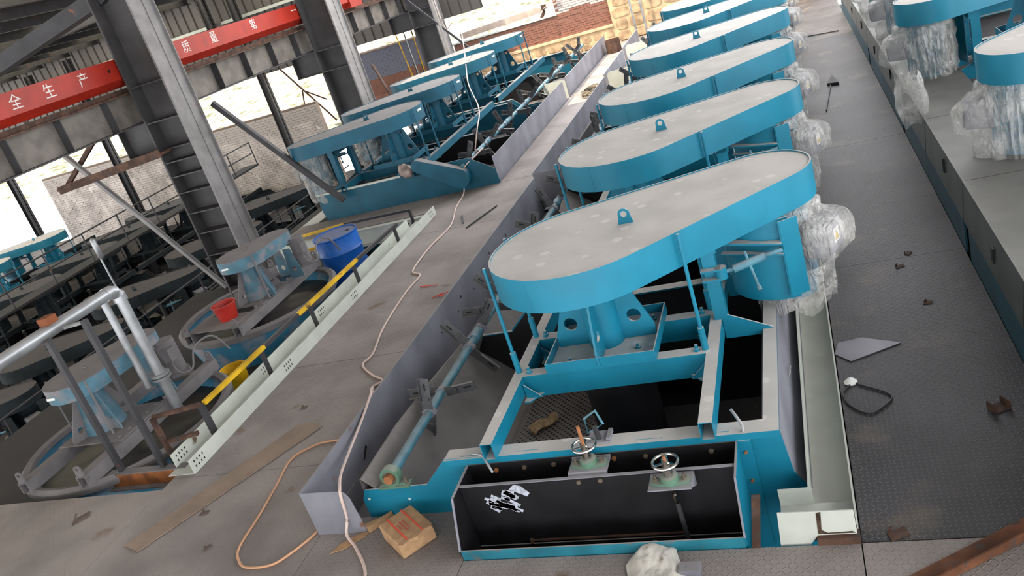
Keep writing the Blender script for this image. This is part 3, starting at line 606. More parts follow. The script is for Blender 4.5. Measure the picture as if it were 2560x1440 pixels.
# ---- launders
def launder(label, xw, xi, y0, y1, z1, m, end=None, z1b=None, seam=True):
    t = thing('froth_launder', label, 'trough', (xw, y0, 0), 0, 'froth launders'); L = y1 - y0; s = 1 if xi > xw else -1; w_ = abs(xi - xw); zb = z1b or z1
    n = max(1, round(L / 2.4))
    for k in range(n):
        a, b = L * k / n, L * (k + 1) / n; za, zz = z1 + (zb - z1) * k / n, z1 + (zb - z1) * (k + 1) / n
        mb = MB(); x0, x1 = 0, s * .008
        mb.add([(x0, a, -.25), (x1, a, -.25), (x1, a, za), (x0, a, za), (x0, b, -.25), (x1, b, -.25), (x1, b, zz), (x0, b, zz)], [(0, 1, 2, 3), (4, 7, 6, 5), (0, 4, 5, 1), (1, 5, 6, 2), (2, 6, 7, 3), (3, 7, 4, 0)])
        obj('side_sheet', mb, m, t)
        obj('top_edge', MB().bar((s * .002, a, za), (s * .002, b, zz), .022, .010), m, t)
    obj('bottom_sheet', MB().prism([(0, -.25), (s * w_, -.12), (s * w_, -.13), (0, -.26)], 'xz', 0, L), m, t)
    if end:
        e = [(0, -.2), (0, z1), (s * (w_ - .09), z1 - .01), (s * (w_ - .04), z1 - .03), (s * (w_ - .01), z1 - .09), (s * (w_ + .02), 0), (s * (w_ + .02), -.2)]
        obj('end_sheet', MB().prism(e, 'xz', -.008, 0), m, t)
    return t
la = launder('near grey froth launder of the right row with a rounded open end', -4.446, -3.975, 4.81, 13.05, .44, GREY, True, .40)
for y, z, r in ((1.02, .06, .03), (3.3, .15, .012), (3.9, .12, .014), (4.1, .23, .018), (4.55, .12, .012), (5.0, .2, .018), (5.35, .12, .014), (5.4, .26, .02), (6.2, .2, .025)):
    obj('bolt_hole', MB().prism([circ(y, z, r, 10)], 'yz', .0081, .0095) if r != .03 else MB().prism([[(y - .05, z - .02), (y + .07, z + .06), (y + .05, z + .09), (y - .06, z + .0)]], 'yz', .0081, .0095), BLACK, la)
launder('second grey froth launder of the right row beyond the joint', -4.50, -3.975, 13.2, 20.6, .44, GREY, True)
launder('third short froth launder of the right row near the rusty pot', -4.58, -3.975, 20.9, 24.2, .44, GREY, True)
launder('last froth launder of the right row at the yellow wall', -4.62, -3.975, 24.5, 27.6, .44, GREY, True)
launder('near grey froth launder of the left row beside the paddle shaft', -5.72, -6.15, 14.78, 21.2, .50, GREY, None)
launder('far grey froth launder of the left row', -5.74, -6.15, 21.7, 27.8, .50, GREY, True)
for i, (x, y, w_, m, lb) in enumerate(((-4.45, 20.75, .62, CREAM, 'pale splash plate standing in the joint of the right-row launders'), (-4.52, 24.35, .62, CREAM, 'cream splash plate standing behind the fifth cover by the launder'), (-6.32, 21.4, .62, CREAM, 'cream splash plate with rounded corner in the joint of the left-row launders'))):
    tag(obj('splash_plate', MB().prism([(0, 0), (w_, 0), (w_, .45), (w_ - .04, .5), (.06, .5), (0, .44)], 'xz', 0, .012), m, loc=(x, y, 0)), lb, 'plate')
# ---- paddle shafts
def shaft(label, x, y0, y1, z, groups, seed):
    rnd = random.Random(seed); t = thing('paddle_shaft', label, 'shaft', (x, y0, z)); L = y1 - y0
    p = obj('shaft_pipe', MB().cyl((0, 0, 0), (0, L, 0), .043, n=16), SHAFT, t)
    bl = MB(); bl.box(-.05, .05, -.003, .003, .0, .33).box(-.05, -.045, -.035, .003, .09, .33).prism([[(-.03, .10), (.03, .10), (.03, .13), (-.03, .13)]], 'xz', -.02, -.003)
    bl.m = 1; bl.box(-.008, .008, -.0045, .0045, .2, .28)
    # blade along local z, rotated about the shaft
    bl.T = None; me = bl.mesh('blade', [mat('paddle_steel', rgb(88, 88, 90), .5, metal=.3, var=.2, dust=.4), BLACK])
    cm = MB().cyl((0, -.03, 0), (0, .03, 0), .053, n=14).box(-.07, -.045, -.02, .02, -.02, .02).box(.045, .07, -.02, .02, -.02, .02).mesh('collar', [GREY])
    cp = MB().cyl((0, -.09, 0), (0, .09, 0), .056, n=14).mesh('coupling', [SHAFT])
    for k, d in enumerate(groups):
        a0 = math.radians(20 + 62 * k + rnd.uniform(-15, 15))
        meshobj('collar', cm, t, (0, d, 0))
        for q_ in (0, 1):
            a = a0 + q_ * PI + (.12 if q_ else 0)
            o = meshobj('paddle_blade', me, t, (.05 * math.sin(a), d + (.03 if q_ else -.03), .05 * math.cos(a))); o.rotation_euler = (0, a, 0)
        if k % 3 == 2: meshobj('coupling', cp, t, (0, d + .25, 0))
    return t
gs = [.95, 1.3, 2.15, 2.55, 3.05, 3.45, 5.1, 5.45, 6.2, 6.6, 7.4, 7.8] + [8.8 + .62 * i for i in range(20)]
shaft('long blue paddle shaft of the right row beside its grey launder', -3.67, 5.0, 26.8, .39, gs, 3)
gl = [.5, .85, 1.5, 1.9, 2.5, 3.0, 3.6, 4.1, 4.8, 5.3, 5.9, 6.9, 7.5, 8.0, 8.6, 9.2, 9.8, 10.3, 10.9, 11.3, 11.7]
shaft('pale blue paddle shaft of the left row over the black cells', -6.31, 14.6, 27.0, .49, gl, 5)
b = thing('pillow_block', 'green pillow block bearing holding the near end of the paddle shaft', 'bearing', (-3.67, 5.02, .285))
obj('base', MB().box(-.135, .15, -.045, .05, 0, .02).box(-.11, .12, -.03, .035, .02, .04), GREEN, b)
obj('housing', MB().prism([circ(0, .105, .088, 20), circ(0, .105, .062, 16, rev=True)], 'xz', -.04, .035), GREEN, b)
obj('bearing_ring', MB().prism([circ(0, .105, .062, 20), circ(0, .105, .044, 16, rev=True)], 'xz', -.03, .02), BOLT, b)
obj('shaft_end', MB().cyl((0, -.075, .105), (0, -.02, .105), .04, n=16), COPPER, b)
for x in (-.10, .115): obj('bolt', MB().cyl((x, 0, .02), (x, 0, .065), .018, n=6).cyl((x, 0, .065), (x, 0, .085), .009, n=6), BOLT, b)
for x in (-3.95, -3.57): obj('bolt_hole', MB().cyl((x + 1.93, -4.078, .19 if x < -3.7 else .16), (x + 1.93, -4.0745, .19 if x < -3.7 else .16), .012, n=10), CREAM, T1)
for z in (.366, .116): obj('bolt', MB().cyl((1.15, -4.10, z), (1.15, -4.07, z), .024, n=6).cyl((1.15, -4.12, z), (1.15, -4.10, z), .012, n=8), COPPER, T1)
# ---- feed box at the near end
fb = thing('feed_box', 'black-lined open box with teal rim at the near end of the right row', 'box', (-1.87, 4.7, 0))
for x0, x1 in ((-1.063, -1.053), (1.035, 1.047)):
    obj('side_plate', MB().prism([(-.27, -.5), (-.27, -.02), (-.285, .08), (-.115, .44), (.275, .45), (.275, -.5)], 'yz', x0, x1), TEAL if x0 > 0 else RUBW, fb)
    obj('edge_strip', MB().bar((x0 + .005, -.285, .08), (x0 + .005, -.115, .443), .014, .012).bar((x0 + .005, -.115, .443), (x0 + .005, .275, .453), .014, .012), GREY, fb)
obj('flange_angle', MB().box(1.047, 1.14, .262, .272, -.5, .46), TEAL, fb)
obj('front_lip', MB().box(-1.053, 1.035, -.285, -.273, -.06, .08), mat('weld_burnt_teal', rgb(34, 116, 134), .55, var=.2, rust=.4, rcol=(110, 96, 84), dust=.8), fb)
obj('front_liner', MB().box(-1.053, 1.035, -.273, -.265, -.5, .07), BLACK, fb)
obj('weir_plate', MB().box(-1.05, 1.033, .02, .035, -.5, .435).box(-1.05, 1.033, .0, .012, -.13, -.5), RUBW, fb)
obj('weir_rim', MB().box(-1.053, 1.035, .014, .041, .435, .441), GREY, fb)
obj('back_liner', MB().box(-1.05, 1.033, .268, .278, -.5, .455), RUBW, fb)
obj('bottom_plate', MB().box(-1.053, 1.035, -.27, .275, -.51, -.5), BLACK, fb)
obj('slot_strip', MB().box(-.60, .57, .005, .02, -.11, -.10).box(-.60, .57, .005, .02, -.17, -.155).box(-.62, -.60, .0, .02, -.18, -.09), RUSTY, fb)
for x, z in ((-2.693, .392), (-2.455, .395), (-2.212, .401), (-1.732, .405), (-1.493, .401), (-1.016, .396)):
    obj('bolt', MB().cyl((x + 1.87, .255, z), (x + 1.87, .268, z), .02, n=6).cyl((x + 1.87, .245, z), (x + 1.87, .255, z), .01, n=8), COPPER if x in (-2.693, -1.732) else BOLT, fb)
for x in (-1.958, -1.794): obj('bolt', MB().cyl((x + 1.87, .005, .405), (x + 1.87, .02, .405), .018, n=6), BOLT, fb)
wp = MB(); rn = random.Random(4)
for k in range(26):
    x = -2.75 + .19 * rn.random() + (.12 if k > 19 else 0); z = .22 + .16 * rn.random(); L_ = rn.uniform(.05, .11)
    wp.bar((x, 4.7185, z), (x + L_, 4.7185, z - L_ * rn.uniform(.3, .9)), .003, .025, (0, 0, 1))
wp.prism([(-2.52, .385), (-2.47, .425), (-2.42, .41), (-2.365, .34), (-2.39, .31), (-2.45, .345)], 'xz', 4.716, 4.719)
wp.v = [(x + 1.87, y - 4.7, z) for x, y, z in wp.v]
obj('paint_smear', wp, WPAINT, fb)
def valve(label, x, y, z, stem, plate):
    t = thing('gate_valve', label, 'valve', (x, y, z), 0)
    hw = obj('handwheel', MB().torus((0, 0, .17), .088, .0105, 32, 8), CHROME, t)
    obj('hub', MB().cyl((0, 0, .145), (0, 0, .19), .026, n=16), CHROME, hw)
    for k in range(3):
        a = math.radians(90 + 120 * k); obj('spoke', MB().bar((.02 * math.cos(a), .02 * math.sin(a), .165), (.086 * math.cos(a), .086 * math.sin(a), .17), .018, .008), CHROME, hw)
    obj('stem', MB().cyl((0, 0, .17), (0, 0, stem), .013, n=10), COPPER, t)
    obj('collar', MB().cyl((0, 0, .05), (0, 0, .145), .035, .03, 16), CHROME, t)
    obj('green_yoke', MB().lathe((0, 0, 0), [(.02, .06), (.062, .055), (.066, .03), (.066, .008), (.02, .008)], 20).prism([(-.135, -.03), (-.12, -.04), (0, -.066), (.12, -.04), (.135, -.03), (.135, .03), (.12, .04), (0, .066), (-.12, .04), (-.135, .03)], 'xy', .004, .02), GREEN, t)
    for sx in (-.1, .1): obj('bolt', MB().cyl((sx, 0, .02), (sx, 0, .04), .018, n=6).cyl((sx, 0, .04), (sx, 0, .062), .01, n=8), BOLT, t)
    obj('bracket_plate', plate, GREY, t)
    return t
valve('chrome handwheel valve with a long brown stem at the middle of the feed box', -1.895, 4.87, .44, .34, MB().box(-.15, .15, -.09, .08, -.004, .004).box(-.15, .15, .07, .08, -.004, .02).prism([(-.09, .004), (-.12, -.03), (-.125, -.12), (-.118, -.12), (-.112, -.03), (-.085, -.004)], 'yz', -.15, .15))
v2 = valve('chrome handwheel valve on the right of the feed box with a short stem', -1.27, 4.62, .42, .22, MB().box(-.15, .15, -.09, .10, -.004, .004).prism([(-.08, 0), (.10, 0), (.10, -.12)], 'yz', .146, .152))
obj('lower_stem', MB().cyl((0, 0, -.01), (0, .02, -.12), .012, n=8).cyl((0, .02, -.12), (0, .03, -.20), .021, n=10), CHROME, v2)
obj('valve_rod', MB().cyl((0, .03, -.20), (0, .05, -.6), .018, n=10), STEEL, v2)
t = thing('loop_handle', 'blue bent-rod loop handle standing on the tank rim behind the first valve', 'handle', (-1.83, 5.06, .515))
obj('loop', MB().tube([(-.01, 0, .10), (-.075, 0, .075), (-.07, 0, .20), (.03, 0, .26), (.06, 0, .14), (-.01, 0, .10)], .011, 8), SHAFT, t)
obj('post', MB().cyl((.0, 0, .0), (-.01, 0, .12), .02, n=10), STEEL, t)
obj('bracket', MB().box(-.09, .09, -.05, .1, -.001, .012).box(.06, .09, -.03, .1, .012, .03), GREY, t)
tag(obj('hose_stub', MB().tube(smoothpath([(-2.87, 5.02, .525), (-2.78, 4.985, .525), (-2.71, 4.90, .49), (-2.68, 4.87, .44)]), .010, 8), SILVER), 'grey hose stub curling over the left end of the feed box', 'hose')
tag(obj('hose_stub', MB().tube(smoothpath([(-.84, 5.12, .62), (-.81, 5.07, .60), (-.775, 5.02, .55), (-.77, 4.99, .515)]), .012, 8), SILVER), 'grey hose stub standing up at the right end of the rim', 'hose')
# glove on the perforated plate
t = thing('work_glove', 'dirty tan work glove lying on the perforated plate', 'glove', (-2.82, 6.42, -.205), math.radians(35))
mb = MB().lathe((0, 0, .03), [(0, -.025), (.05, -.02), (.06, .0), (.045, .025), (0, .035)], 14); mb.v = [(x * 1.5 + .03, y * 1.1, z) for x, y, z in mb.v]
mb.tube([(.06, 0, .03), (.12, .02, .035), (.15, .02, .03)], .045, 10)
obj('palm', mb, GLOVE, t, ang=80)
for k in range(4): obj('finger', MB().tube(smoothpath([(-.03, -.045 + k * .03, .035), (-.09, -.06 + k * .036, .035), (-.13 - .01 * (k % 2), -.07 + k * .042, .015)], 3), .0165, 8), GLOVE, t, ang=80)
obj('thumb', MB().tube([(.03, .05, .03), (-.02, .09, .02), (-.06, .10, .012)], .018, 8), GLOVE, t, ang=80)
# ---- cream channel between the tank and the walkway, post and end piece
cc = thing('cream_channel', 'long pale cream steel channel lying along the walkway edge', 'channel', (-.265, 4.8, 0))
L_ = 23.8
obj('web', MB().box(-.14, .14, -.32, L_, -.03, -.022), CREAM, cc); obj('flange', MB().box(.132, .14, -.32, L_, -.022, .17), CREAM, cc); obj('flange', MB().box(-.14, -.132, -.05, L_, -.022, .17), CREAM, cc)
t = thing('cut_channel_piece', 'scorched cream channel offcut set crosswise at the near end of the cream channel', 'channel', (-.36, 4.6, 0))
obj('flange', MB().prism([(-.255, -.02), (-.07, -.02), (-.01, .06), (.225, .06), (.225, .245), (-.235, .255)], 'xz', -.17, -.162), CREAM, t)
obj('flange', MB().box(-.24, -.02, .14, .148, .0, .19), CREAM, t); obj('web', MB().box(-.24, .22, -.162, .14, .05, .058), CREAM, t)
obj('scorched_patch', MB().prism([(-.01, .07), (.0, .24), (.03, .245), (.015, .10), (.05, .075), (.20, .08), (.215, .066)], 'xz', -.173, -.1705), mat('weld_scorch', rgb(72, 56, 44), .9, var=.4, vs_=20), t)
text_mesh('20', .10, .001, CHALK, 'chalk_number', T1, Matrix.Translation((1.448, 6.25 - 9.065, .19)) @ Matrix.Rotation(.38, 4, 'Y') @ Matrix(((0, 0, 1), (1, 0, 0), (0, 1, 0))).to_4x4() @ Matrix.Rotation(.35, 4, 'Z'))
tag(obj('flat_bar_post', MB().box(-.80, -.745, 4.40, 4.412, -.02, .42) if False else MB().prism([(-.80, -.01), (-.745, -.01), (-.668, .43), (-.724, .43)], 'xz', 4.405, 4.415), RUSTY), 'short brown flat bar leaning against the right end of the feed box', 'bar')
tag(obj('support_plate', MB().box(-.38, -.12, 4.40, 4.52, -.01, .05), RUSTY), 'rusty brown support plate under the scorched channel end', 'plate')
# ---- right-hand line casing
rc = thing('machine_casing', 'galvanised and teal casing of the right-hand line along the walkway', 'casing', (1.22, 12, 0))
for k in range(9):
    a, b = -8.0 + k * 2.2, -8.0 + (k + 1) * 2.2
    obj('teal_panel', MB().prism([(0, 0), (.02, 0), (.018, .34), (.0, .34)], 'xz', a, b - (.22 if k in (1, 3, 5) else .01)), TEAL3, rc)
    obj('galvanised_panel', MB().prism([(.0, .34), (.02, .34), (.06, .72), (.03, .75)], 'xz', a + .02, b - .02), GALV, rc)
    obj('edge_lip', MB().box(.02, .05, a, b, .745, .76), GALV, rc)
    obj('top_sheet', MB().box(.05, .75, a, b - .01, .735, .745), GALV, rc)
    obj('slot_mark', MB().box(.30, .303, a + 1.1, a + 1.16, .745, .75).box(-.002, .016, a + .9, a + .98, .47, .6) if k % 2 else MB().prism([(a + .9, .52), (a + 1.0, .5), (a + .96, .66)], 'yz', .0, .02), BLACK, rc)
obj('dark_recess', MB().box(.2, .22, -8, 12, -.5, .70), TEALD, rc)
obj('gusset', MB().prism([(-5.95, .42), (-5.75, .55), (-5.75, .0), (-5.80, .0)], 'yz', .03, .19), TEAL2, rc)
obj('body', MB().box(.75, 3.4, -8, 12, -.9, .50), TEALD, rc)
# ============================================================ MIXING TANKS
def mix_tank(label, x, y, c0, c1, r0, r1, motor):
    t = thing('mixing_tank', label, 'mixing tank', (x, y, 0), 0, 'round mixing tanks')
    obj('tank_shell', MB().lathe((0, 0, 0), [(1.16, -.6), (1.28, -.12), (1.28, -.02), (1.25, -.02), (1.25, -.12), (1.14, -.55)], 56), TANKB, t)
    obj('rim', MB().lathe((0, 0, 0), [(1.28, -.12), (1.34, -.10), (1.35, -.02), (1.30, .02), (1.23, .0), (1.22, -.06), (1.26, -.08)], 56), MUD, t)
    q = MB(); n = 40; pts = [(0, 0, -.2)]
    for j in range(1, 9):
        for i in range(n):
            a = 2 * PI * i / n; r = 1.24 * j / 8; pts.append((r * math.cos(a), r * math.sin(a), -.21 + .03 * noise.noise(Vector((r * 2.4 * math.cos(a), r * 2.4 * math.sin(a), x)))))
    q.add(pts, [(0, 1 + i, 1 + (i + 1) % n) for i in range(n)] + [(1 + j * n + i, 1 + j * n + (i + 1) % n, 1 + (j + 1) * n + (i + 1) % n, 1 + (j + 1) * n + i) for j in range(7) for i in range(n)])
    obj('slurry', q, SLURRY, t, ang=80)
    for bx in (.48, -.44):
        b = obj('bridge_beam', MB().box(bx - .07, bx + .07, -1.29, 1.29, .14, .155).box(bx - .07, bx - .055, -1.29, 1.29, .0, .14).box(bx + .055, bx + .07, -1.29, 1.29, .0, .14), MUD, t)
        for ey in (-1.27, 1.27): obj('lifting_lug', MB().prism([[(bx - .06, .15), (bx + .06, .15), (bx + .05, .23)] + circ(bx, .24, .05, 8, 0, PI) + [(bx - .05, .23)], circ(bx, .245, .024, 10, rev=True)], 'xz', ey - .01, ey + .01), MUD, b)
    cx, cy = c0[0] - x, c0[1] - y; dx, dy = c1[0] - x, c1[1] - y
    if motor: obj('deck_plate', MB().prism([(-.44, -1.25), (.42, -1.30), (.42, -.75), (-.44, -.72)], 'xy', .155, .165), MUD, t)
    obj('stand_plate', MB().box(-.5, .52, cy - .42, cy + .42, .156, .172), MUD, t)
    st_ = obj('drive_stand', MB().lathe((cx, cy, 0), [(.26, .17), (.16, .70), (.30, .71), (.30, .73)], 28), TANKC, t)
    for k in range(4):
        a = math.radians(-20 + 90 * k); m = MB(); m.T = Matrix.Translation((cx, cy, 0)) @ Matrix.Rotation(a, 4, 'Z')
        m.prism([[(.15, .17), (.43, .17), (.43, .22), (.20, .68), (.13, .68)], circ(.29, .29, .04, 14, rev=True)], 'xz', -.01, .01); obj('gusset_fin', m, MUD if k % 2 else TANKC, t)
    for s_ in (-.17, .17):
        m = MB(); m.prism([[(dx + s_ - .06, .17), (dx + s_ + .2, .17), (dx + s_ + .11, .68), (dx + s_ - .02, .68)], circ(dx + s_ + .06, .32, .045, 14, rev=True)], 'xz', dy - .1 if s_ > 0 else dy + .08, dy - .08 if s_ > 0 else dy + .10); obj('motor_stand', m, TANKC, t)
    cap = capsule(cx, cy, r0, dx, dy, r1)
    cv = obj('belt_cover', MB().prism([cap], 'xy', .74, .93), TANKC, t, ang=30)
    obj('lid', MB().prism([capsule(cx, cy, r0 - .012, dx, dy, r1 - .012)], 'xy', .93, .935), MUD, cv, ang=30)
    obj('lifting_lug', MB().torus((0, 0, 0), .03, .008, 12, 6), MUD, cv).location = (cx + .05, cy + .1, .96)
    obj('label_plate', MB().box(cx + .05 - .2, cx - .02, cy - r0 - .004, cy - r0 + .004, .82, .85), WHITE, cv)
    for ax, ay in ((cx + .34, cy - .24), (cx - .44, cy - .1)): obj('stay_rod', MB().cyl((ax, ay, .165), (ax, ay, .93), .013, n=8), MUD, t)
    obj('motor', MB().cyl((dx + .33, dy + .1, .33), (dx + .33, dy + .1, .80), .13, n=20).box(dx + .38, dx + .50, dy - .08, dy + .06, .55, .72).cyl((dx + .33, dy + .1, .30), (dx + .33, dy + .1, .35), .16, n=20), MUD, t)
    obj('motor_cable', MB().tube(smoothpath([(dx + .45, dy - .05, .56), (dx + .55, dy - .1, .40), (dx + .58, dy + .1, .34), (dx + .42, dy + .45, .48), (dx + .45, dy + .8, .45), (dx + .5, dy + .95, .15)], 6), .014, 6), MUD, t)
    for k in range(7): obj('bolt', MB().cyl((.42, cy - .5 + k * .17, .155), (.42, cy - .5 + k * .17, .185), .022, n=6), MUD, t)
    return t
mix_tank('mixing tank with the red bucket and small belt cover, splashed with grey mud', -8.86, 10.66, (-8.66, 10.55), (-8.44, 11.15), .42, .28, 1)
mix_tank('nearest mixing tank behind the thin upright posts, half hidden by the deck edge', -8.62, 7.12, (-8.72, 6.92), (-8.5, 7.72), .42, .28, 0)
def bucket(label, x, y, z, r0, r1, h, m, dirt):
    t = thing('bucket', label, 'bucket', (x, y, z))
    obj('pail', MB().lathe((0, 0, 0), [(0, .004), (r0, 0), (r1, h), (r1 + .012, h), (r1 + .012, h - .02), (r1 - .008, h - .02), (r0 - .012, .02), (0, .02)], 28), m, t)
    obj('handle', MB().tube([(r1 * math.cos(a), r1 * math.sin(a) * .35 - r1 * .8 * abs(math.sin(a)), h - .02 - .1 * math.sin(a)) for a in [PI * i / 12 for i in range(13)]], .004, 6), STEEL, t)
    obj('contents', MB().cyl((0, 0, h * .5), (0, 0, h * .52), (r0 + r1) / 2 - .02, n=24), dirt, t)
bucket('red plastic bucket standing on the round mixing tank bridge', -8.76, 9.78, .165, .14, .185, .26, REDB, SLURRY)
bucket('yellow paint bucket streaked with dirt standing below the yellow railing', -8.30, 8.86, -.6, .15, .19, .36, mat('yellow_plastic_dirty', rgb(226, 178, 22), .5, var=.15, rust=.3, rcol=(110, 70, 40), vs_=4), SLURRY)
d = thing('oil_drum', 'blue steel oil drum standing behind the railing next to the mixing tank', 'drum', (-8.15, 12.45, -.6))
prof = [(0, 0), (.36, 0), (.365, .02)]
for z in (.29, .58): prof += [(.352, z - .03), (.372, z), (.352, z + .03)]
prof += [(.355, .82), (.368, .835), (.368, .855), (.352, .855), (.35, .835), (0, .835)]
prof = [(a * 1.12, b * 1.13) for a, b in prof]
obj('shell', MB().lathe((0, 0, 0), prof, 36), BLUE, d); obj('bung', MB().cyl((.22, .1, .94), (.22, .1, .965), .035, n=12), STEEL, d); obj('bung', MB().cyl((-.22, -.1, .94), (-.22, -.1, .96), .02, n=12), STEEL, d)
# ---- pale U channel on the deck edge
ct = thing('cable_tray_channel', 'long pale grey-green U channel along the deck edge left of the aisle', 'channel', (-6.80, 5.9, 0))
obj('web', MB().box(-.19, .18, 0, 7.4, .0, .008), CREAM, ct); obj('flange', MB().box(.172, .18, -.01, 7.6, .008, .175), CREAM, ct); obj('flange', MB().box(-.19, -.182, .14, 7.1, .008, .175), CREAM, ct)
for gx, gy in ((.181, .05), (.181, 2.0), (.181, 4.0), (.181, 7.3), (-.181, .2), (-.181, 2.0), (-.181, 3.6)):
    for i in range(4):
        for j in range(2): obj('slot', MB().box(gx, gx + .002, gy + i * .05, gy + i * .05 + .014, .05 + j * .06, .075 + j * .06), BLACK, ct)
obj('scorch_mark', MB().prism([(.02, .25), (.12, .2), (.16, .4), (.12, .7), (.05, .6)], 'xy', .0081, .0095), mat('weld_soot', rgb(88, 78, 66), .9, var=.4, vs_=8), ct)
# ---- railing
rl = thing('railing', 'low railing with flaking yellow paint between the deck channel and the mixing tanks', 'railing', (0, 0, 0))
for a, b, m in (((-6.75, 6.58, .47), (-6.74, 7.85, .46), YEL), ((-6.74, 7.85, .46), (-6.72, 8.7, .46), STEEL), ((-6.72, 8.7, .46), (-6.69, 10.5, .45), YEL), ((-6.69, 10.5, .45), (-6.60, 11.9, .45), STEEL)): obj('top_bar', MB().bar(a, b, .05, .05), m, rl)
for y, x in ((7.85, -6.76), (9.1, -6.74), (10.45, -6.70), (11.9, -6.62)): obj('post', MB().bar((x - .05, y, -.1), (x - .05, y, .44), .045, .045), STEEL, rl)
obj('post', MB().bar((-6.78, 6.55, .0), (-6.78, 6.55, .47), .06, .06), STEEL, rl)
t = thing('corner_frame', 'small rusty angle frame joining the railing at the deck corner', 'frame', (0, 0, 0))
obj('top_bar', MB().bar((-7.30, 6.35, .50), (-6.75, 6.52, .49), .05, .04), RUSTY, t); obj('mid_bar', MB().bar((-7.2, 6.3, .2), (-6.85, 6.4, .2), .05, .04), RUSTY, t); obj('post', MB().bar((-7.28, 6.32, -.1), (-7.28, 6.32, .50), .05, .05), RUSTY, t)
t = thing('edge_beam', 'rust-brown C channel closing the near edge of the deck opening', 'beam', (0, 0, 0))
obj('web', MB().box(-8.0, -6.86, 6.02, 6.035, -.16, .0), mat('orange_brown_rust', rgb(140, 86, 48), .85, var=.3, vs_=5), t); obj('flange', MB().box(-8.0, -6.86, 6.02, 6.12, .0, .015), MUD, t); obj('flange', MB().box(-8.0, -6.86, 5.95, 6.03, -.17, -.155), MUD, t)
for x, z1, lb in ((-7.20, 1.88, 'taller of two thin dark upright posts before the nearest mixing tank'), (-7.82, 1.74, 'shorter, left one of two thin dark upright posts before the nearest mixing tank')):
    tag(obj('upright_post', MB().box(x - .03, x + .03, 6.06, 6.12, .015, z1).cyl((x, 6.09, .55), (x, 6.09, .63), .043, n=12), [STEEL]), lb, 'post')
tag(obj('cross_bar', MB().bar((-7.62, 6.2, 1.80), (-7.2, 6.09, 1.86), .05, .03), SILVER), 'short grey bar at the top between the upright posts', 'bar')
sp_ = thing('silver_pipe', 'silver-painted pipe bending down with an elbow at the left edge', 'pipe', (-7.95, 7.3, 0))
obj('horizontal_pipe', MB().cyl((0, -3.6, 1.80), (0, -.12, 1.76), .075, n=20), SILVER, sp_)
obj('elbow', MB().tube([(0, -.16, 1.76), (0, -.06, 1.755), (0, -.01, 1.73), (0, .03, 1.68), (0, .03, 1.60)], .082, 16), SILVER, sp_)
obj('down_pipe', MB().cyl((0, .03, .0), (0, .03, 1.64), .066, n=20), SILVER, sp_)
obj('flange', MB().cyl((0, .03, .50), (0, .03, .53), .12, n=16).cyl((0, .03, .545), (0, .03, .575), .12, n=16), SILVER, sp_); obj('flange', MB().cyl((0, -1.86, 1.78), (0, -1.80, 1.78), .095, n=16), SILVER, sp_)
tag(obj('thin_pipe', MB().cyl((-8.1, 7.22, .45), (-8.1, 7.22, 1.70), .045, n=14), SILVER), 'thinner pipe hanging parallel to the silver elbow pipe', 'pipe')
tag(obj('orange_clip', MB().box(-7.99, -7.85, 6.22, 6.36, 1.845, 1.93), mat('orange_rust_block', rgb(120, 66, 36), .8, var=.2)), 'small orange-brown block sitting on the silver pipe', 'block')
# ---- pale framing of the deck opening
t = thing('deck_edge_beam', 'pale green-grey beam across the back of the deck opening', 'beam', (-6.9, 13.62, 0))
obj('web', MB().box(-3.5, .3, 0, .012, -.32, -.03), CREAM, t); obj('flange', MB().box(-3.5, .3, -.05, .08, -.03, -.016), CREAM, t); obj('flange', MB().box(-3.5, .3, -.1, .1, -.34, -.32), CREAM, t)
for i in range(5):
    for j in range(2): obj('slot', MB().box(-.55 + i * .07, -.53 + i * .07, -.002, 0, -.2 + j * .08, -.17 + j * .08), BLACK, t)
t = thing('deck_side_beam', 'pale beam running back along the left edge of the left row', 'beam', (-10.3, 13.6, 0))
obj('web', MB().box(0, .012, 0, 8, -.30, -.03), CREAM, t); obj('top_flange', MB().box(-.05, .35, 0, 8, -.03, -.016), CREAM, t); obj('flange', MB().box(.0, .5, -1.2, 6, -.32, -.30), CREAM, t)
r2 = thing('railing', 'yellow and brown handrail in front of the left-row front panel', 'railing', (0, 0, 0))
obj('top_bar', MB().bar((-9.62, 13.3, .18), (-8.43, 13.3, .25), .045, .045), YEL, r2); obj('top_bar', MB().bar((-8.43, 13.3, .25), (-7.0, 13.3, .25), .045, .045), STEEL, r2)
for x in (-8.42, -7.02): obj('post', MB().bar((x, 13.3, -.3), (x, 13.3, .24), .045, .045), STEEL, r2)
tag(obj('low_yellow_bar', MB().bar((-9.5, 12.9, 0.0), (-8.3, 13.0, .02), .05, .05), YEL), 'short yellow bar just above the blue drum', 'bar')
tag(obj('low_yellow_bar', MB().bar((-8.9, 12.6, -.35), (-7.4, 12.7, -.33), .05, .05), YEL), 'yellow bar partly hidden behind the blue drum', 'bar')
# ============================================================ OLD MACHINE HALL (lower level, dusty)
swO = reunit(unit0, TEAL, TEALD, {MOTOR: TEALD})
swT = {}
def tanksw(src):
    def walk(o):
        if o.data and o.data.name not in swT:
            me = o.data.copy()
            for i, m in enumerate(me.materials):
                if m in (TEAL, GREY): me.materials[i] = TEALD
            swT[o.data.name] = me
        for c in kids(o): walk(c)
    walk(src)
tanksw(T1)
o1 = [10.0, 12.7, 15.7, 18.8, 22.4]; n1 = ['nearest, at the left edge', 'second, by the pipe elbow', 'third, left of the column', 'fourth, behind the column', 'fifth, half hidden']
for k, y in enumerate(o1):
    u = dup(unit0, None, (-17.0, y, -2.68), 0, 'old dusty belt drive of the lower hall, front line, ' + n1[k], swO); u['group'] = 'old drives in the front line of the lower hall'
o2 = [15.5, 18.1, 20.7, 23.1, 25.4]; n2 = ['lowest at the left edge', 'second from the left edge', 'middle one', 'fourth, left of the big column', 'farthest, behind the big column']
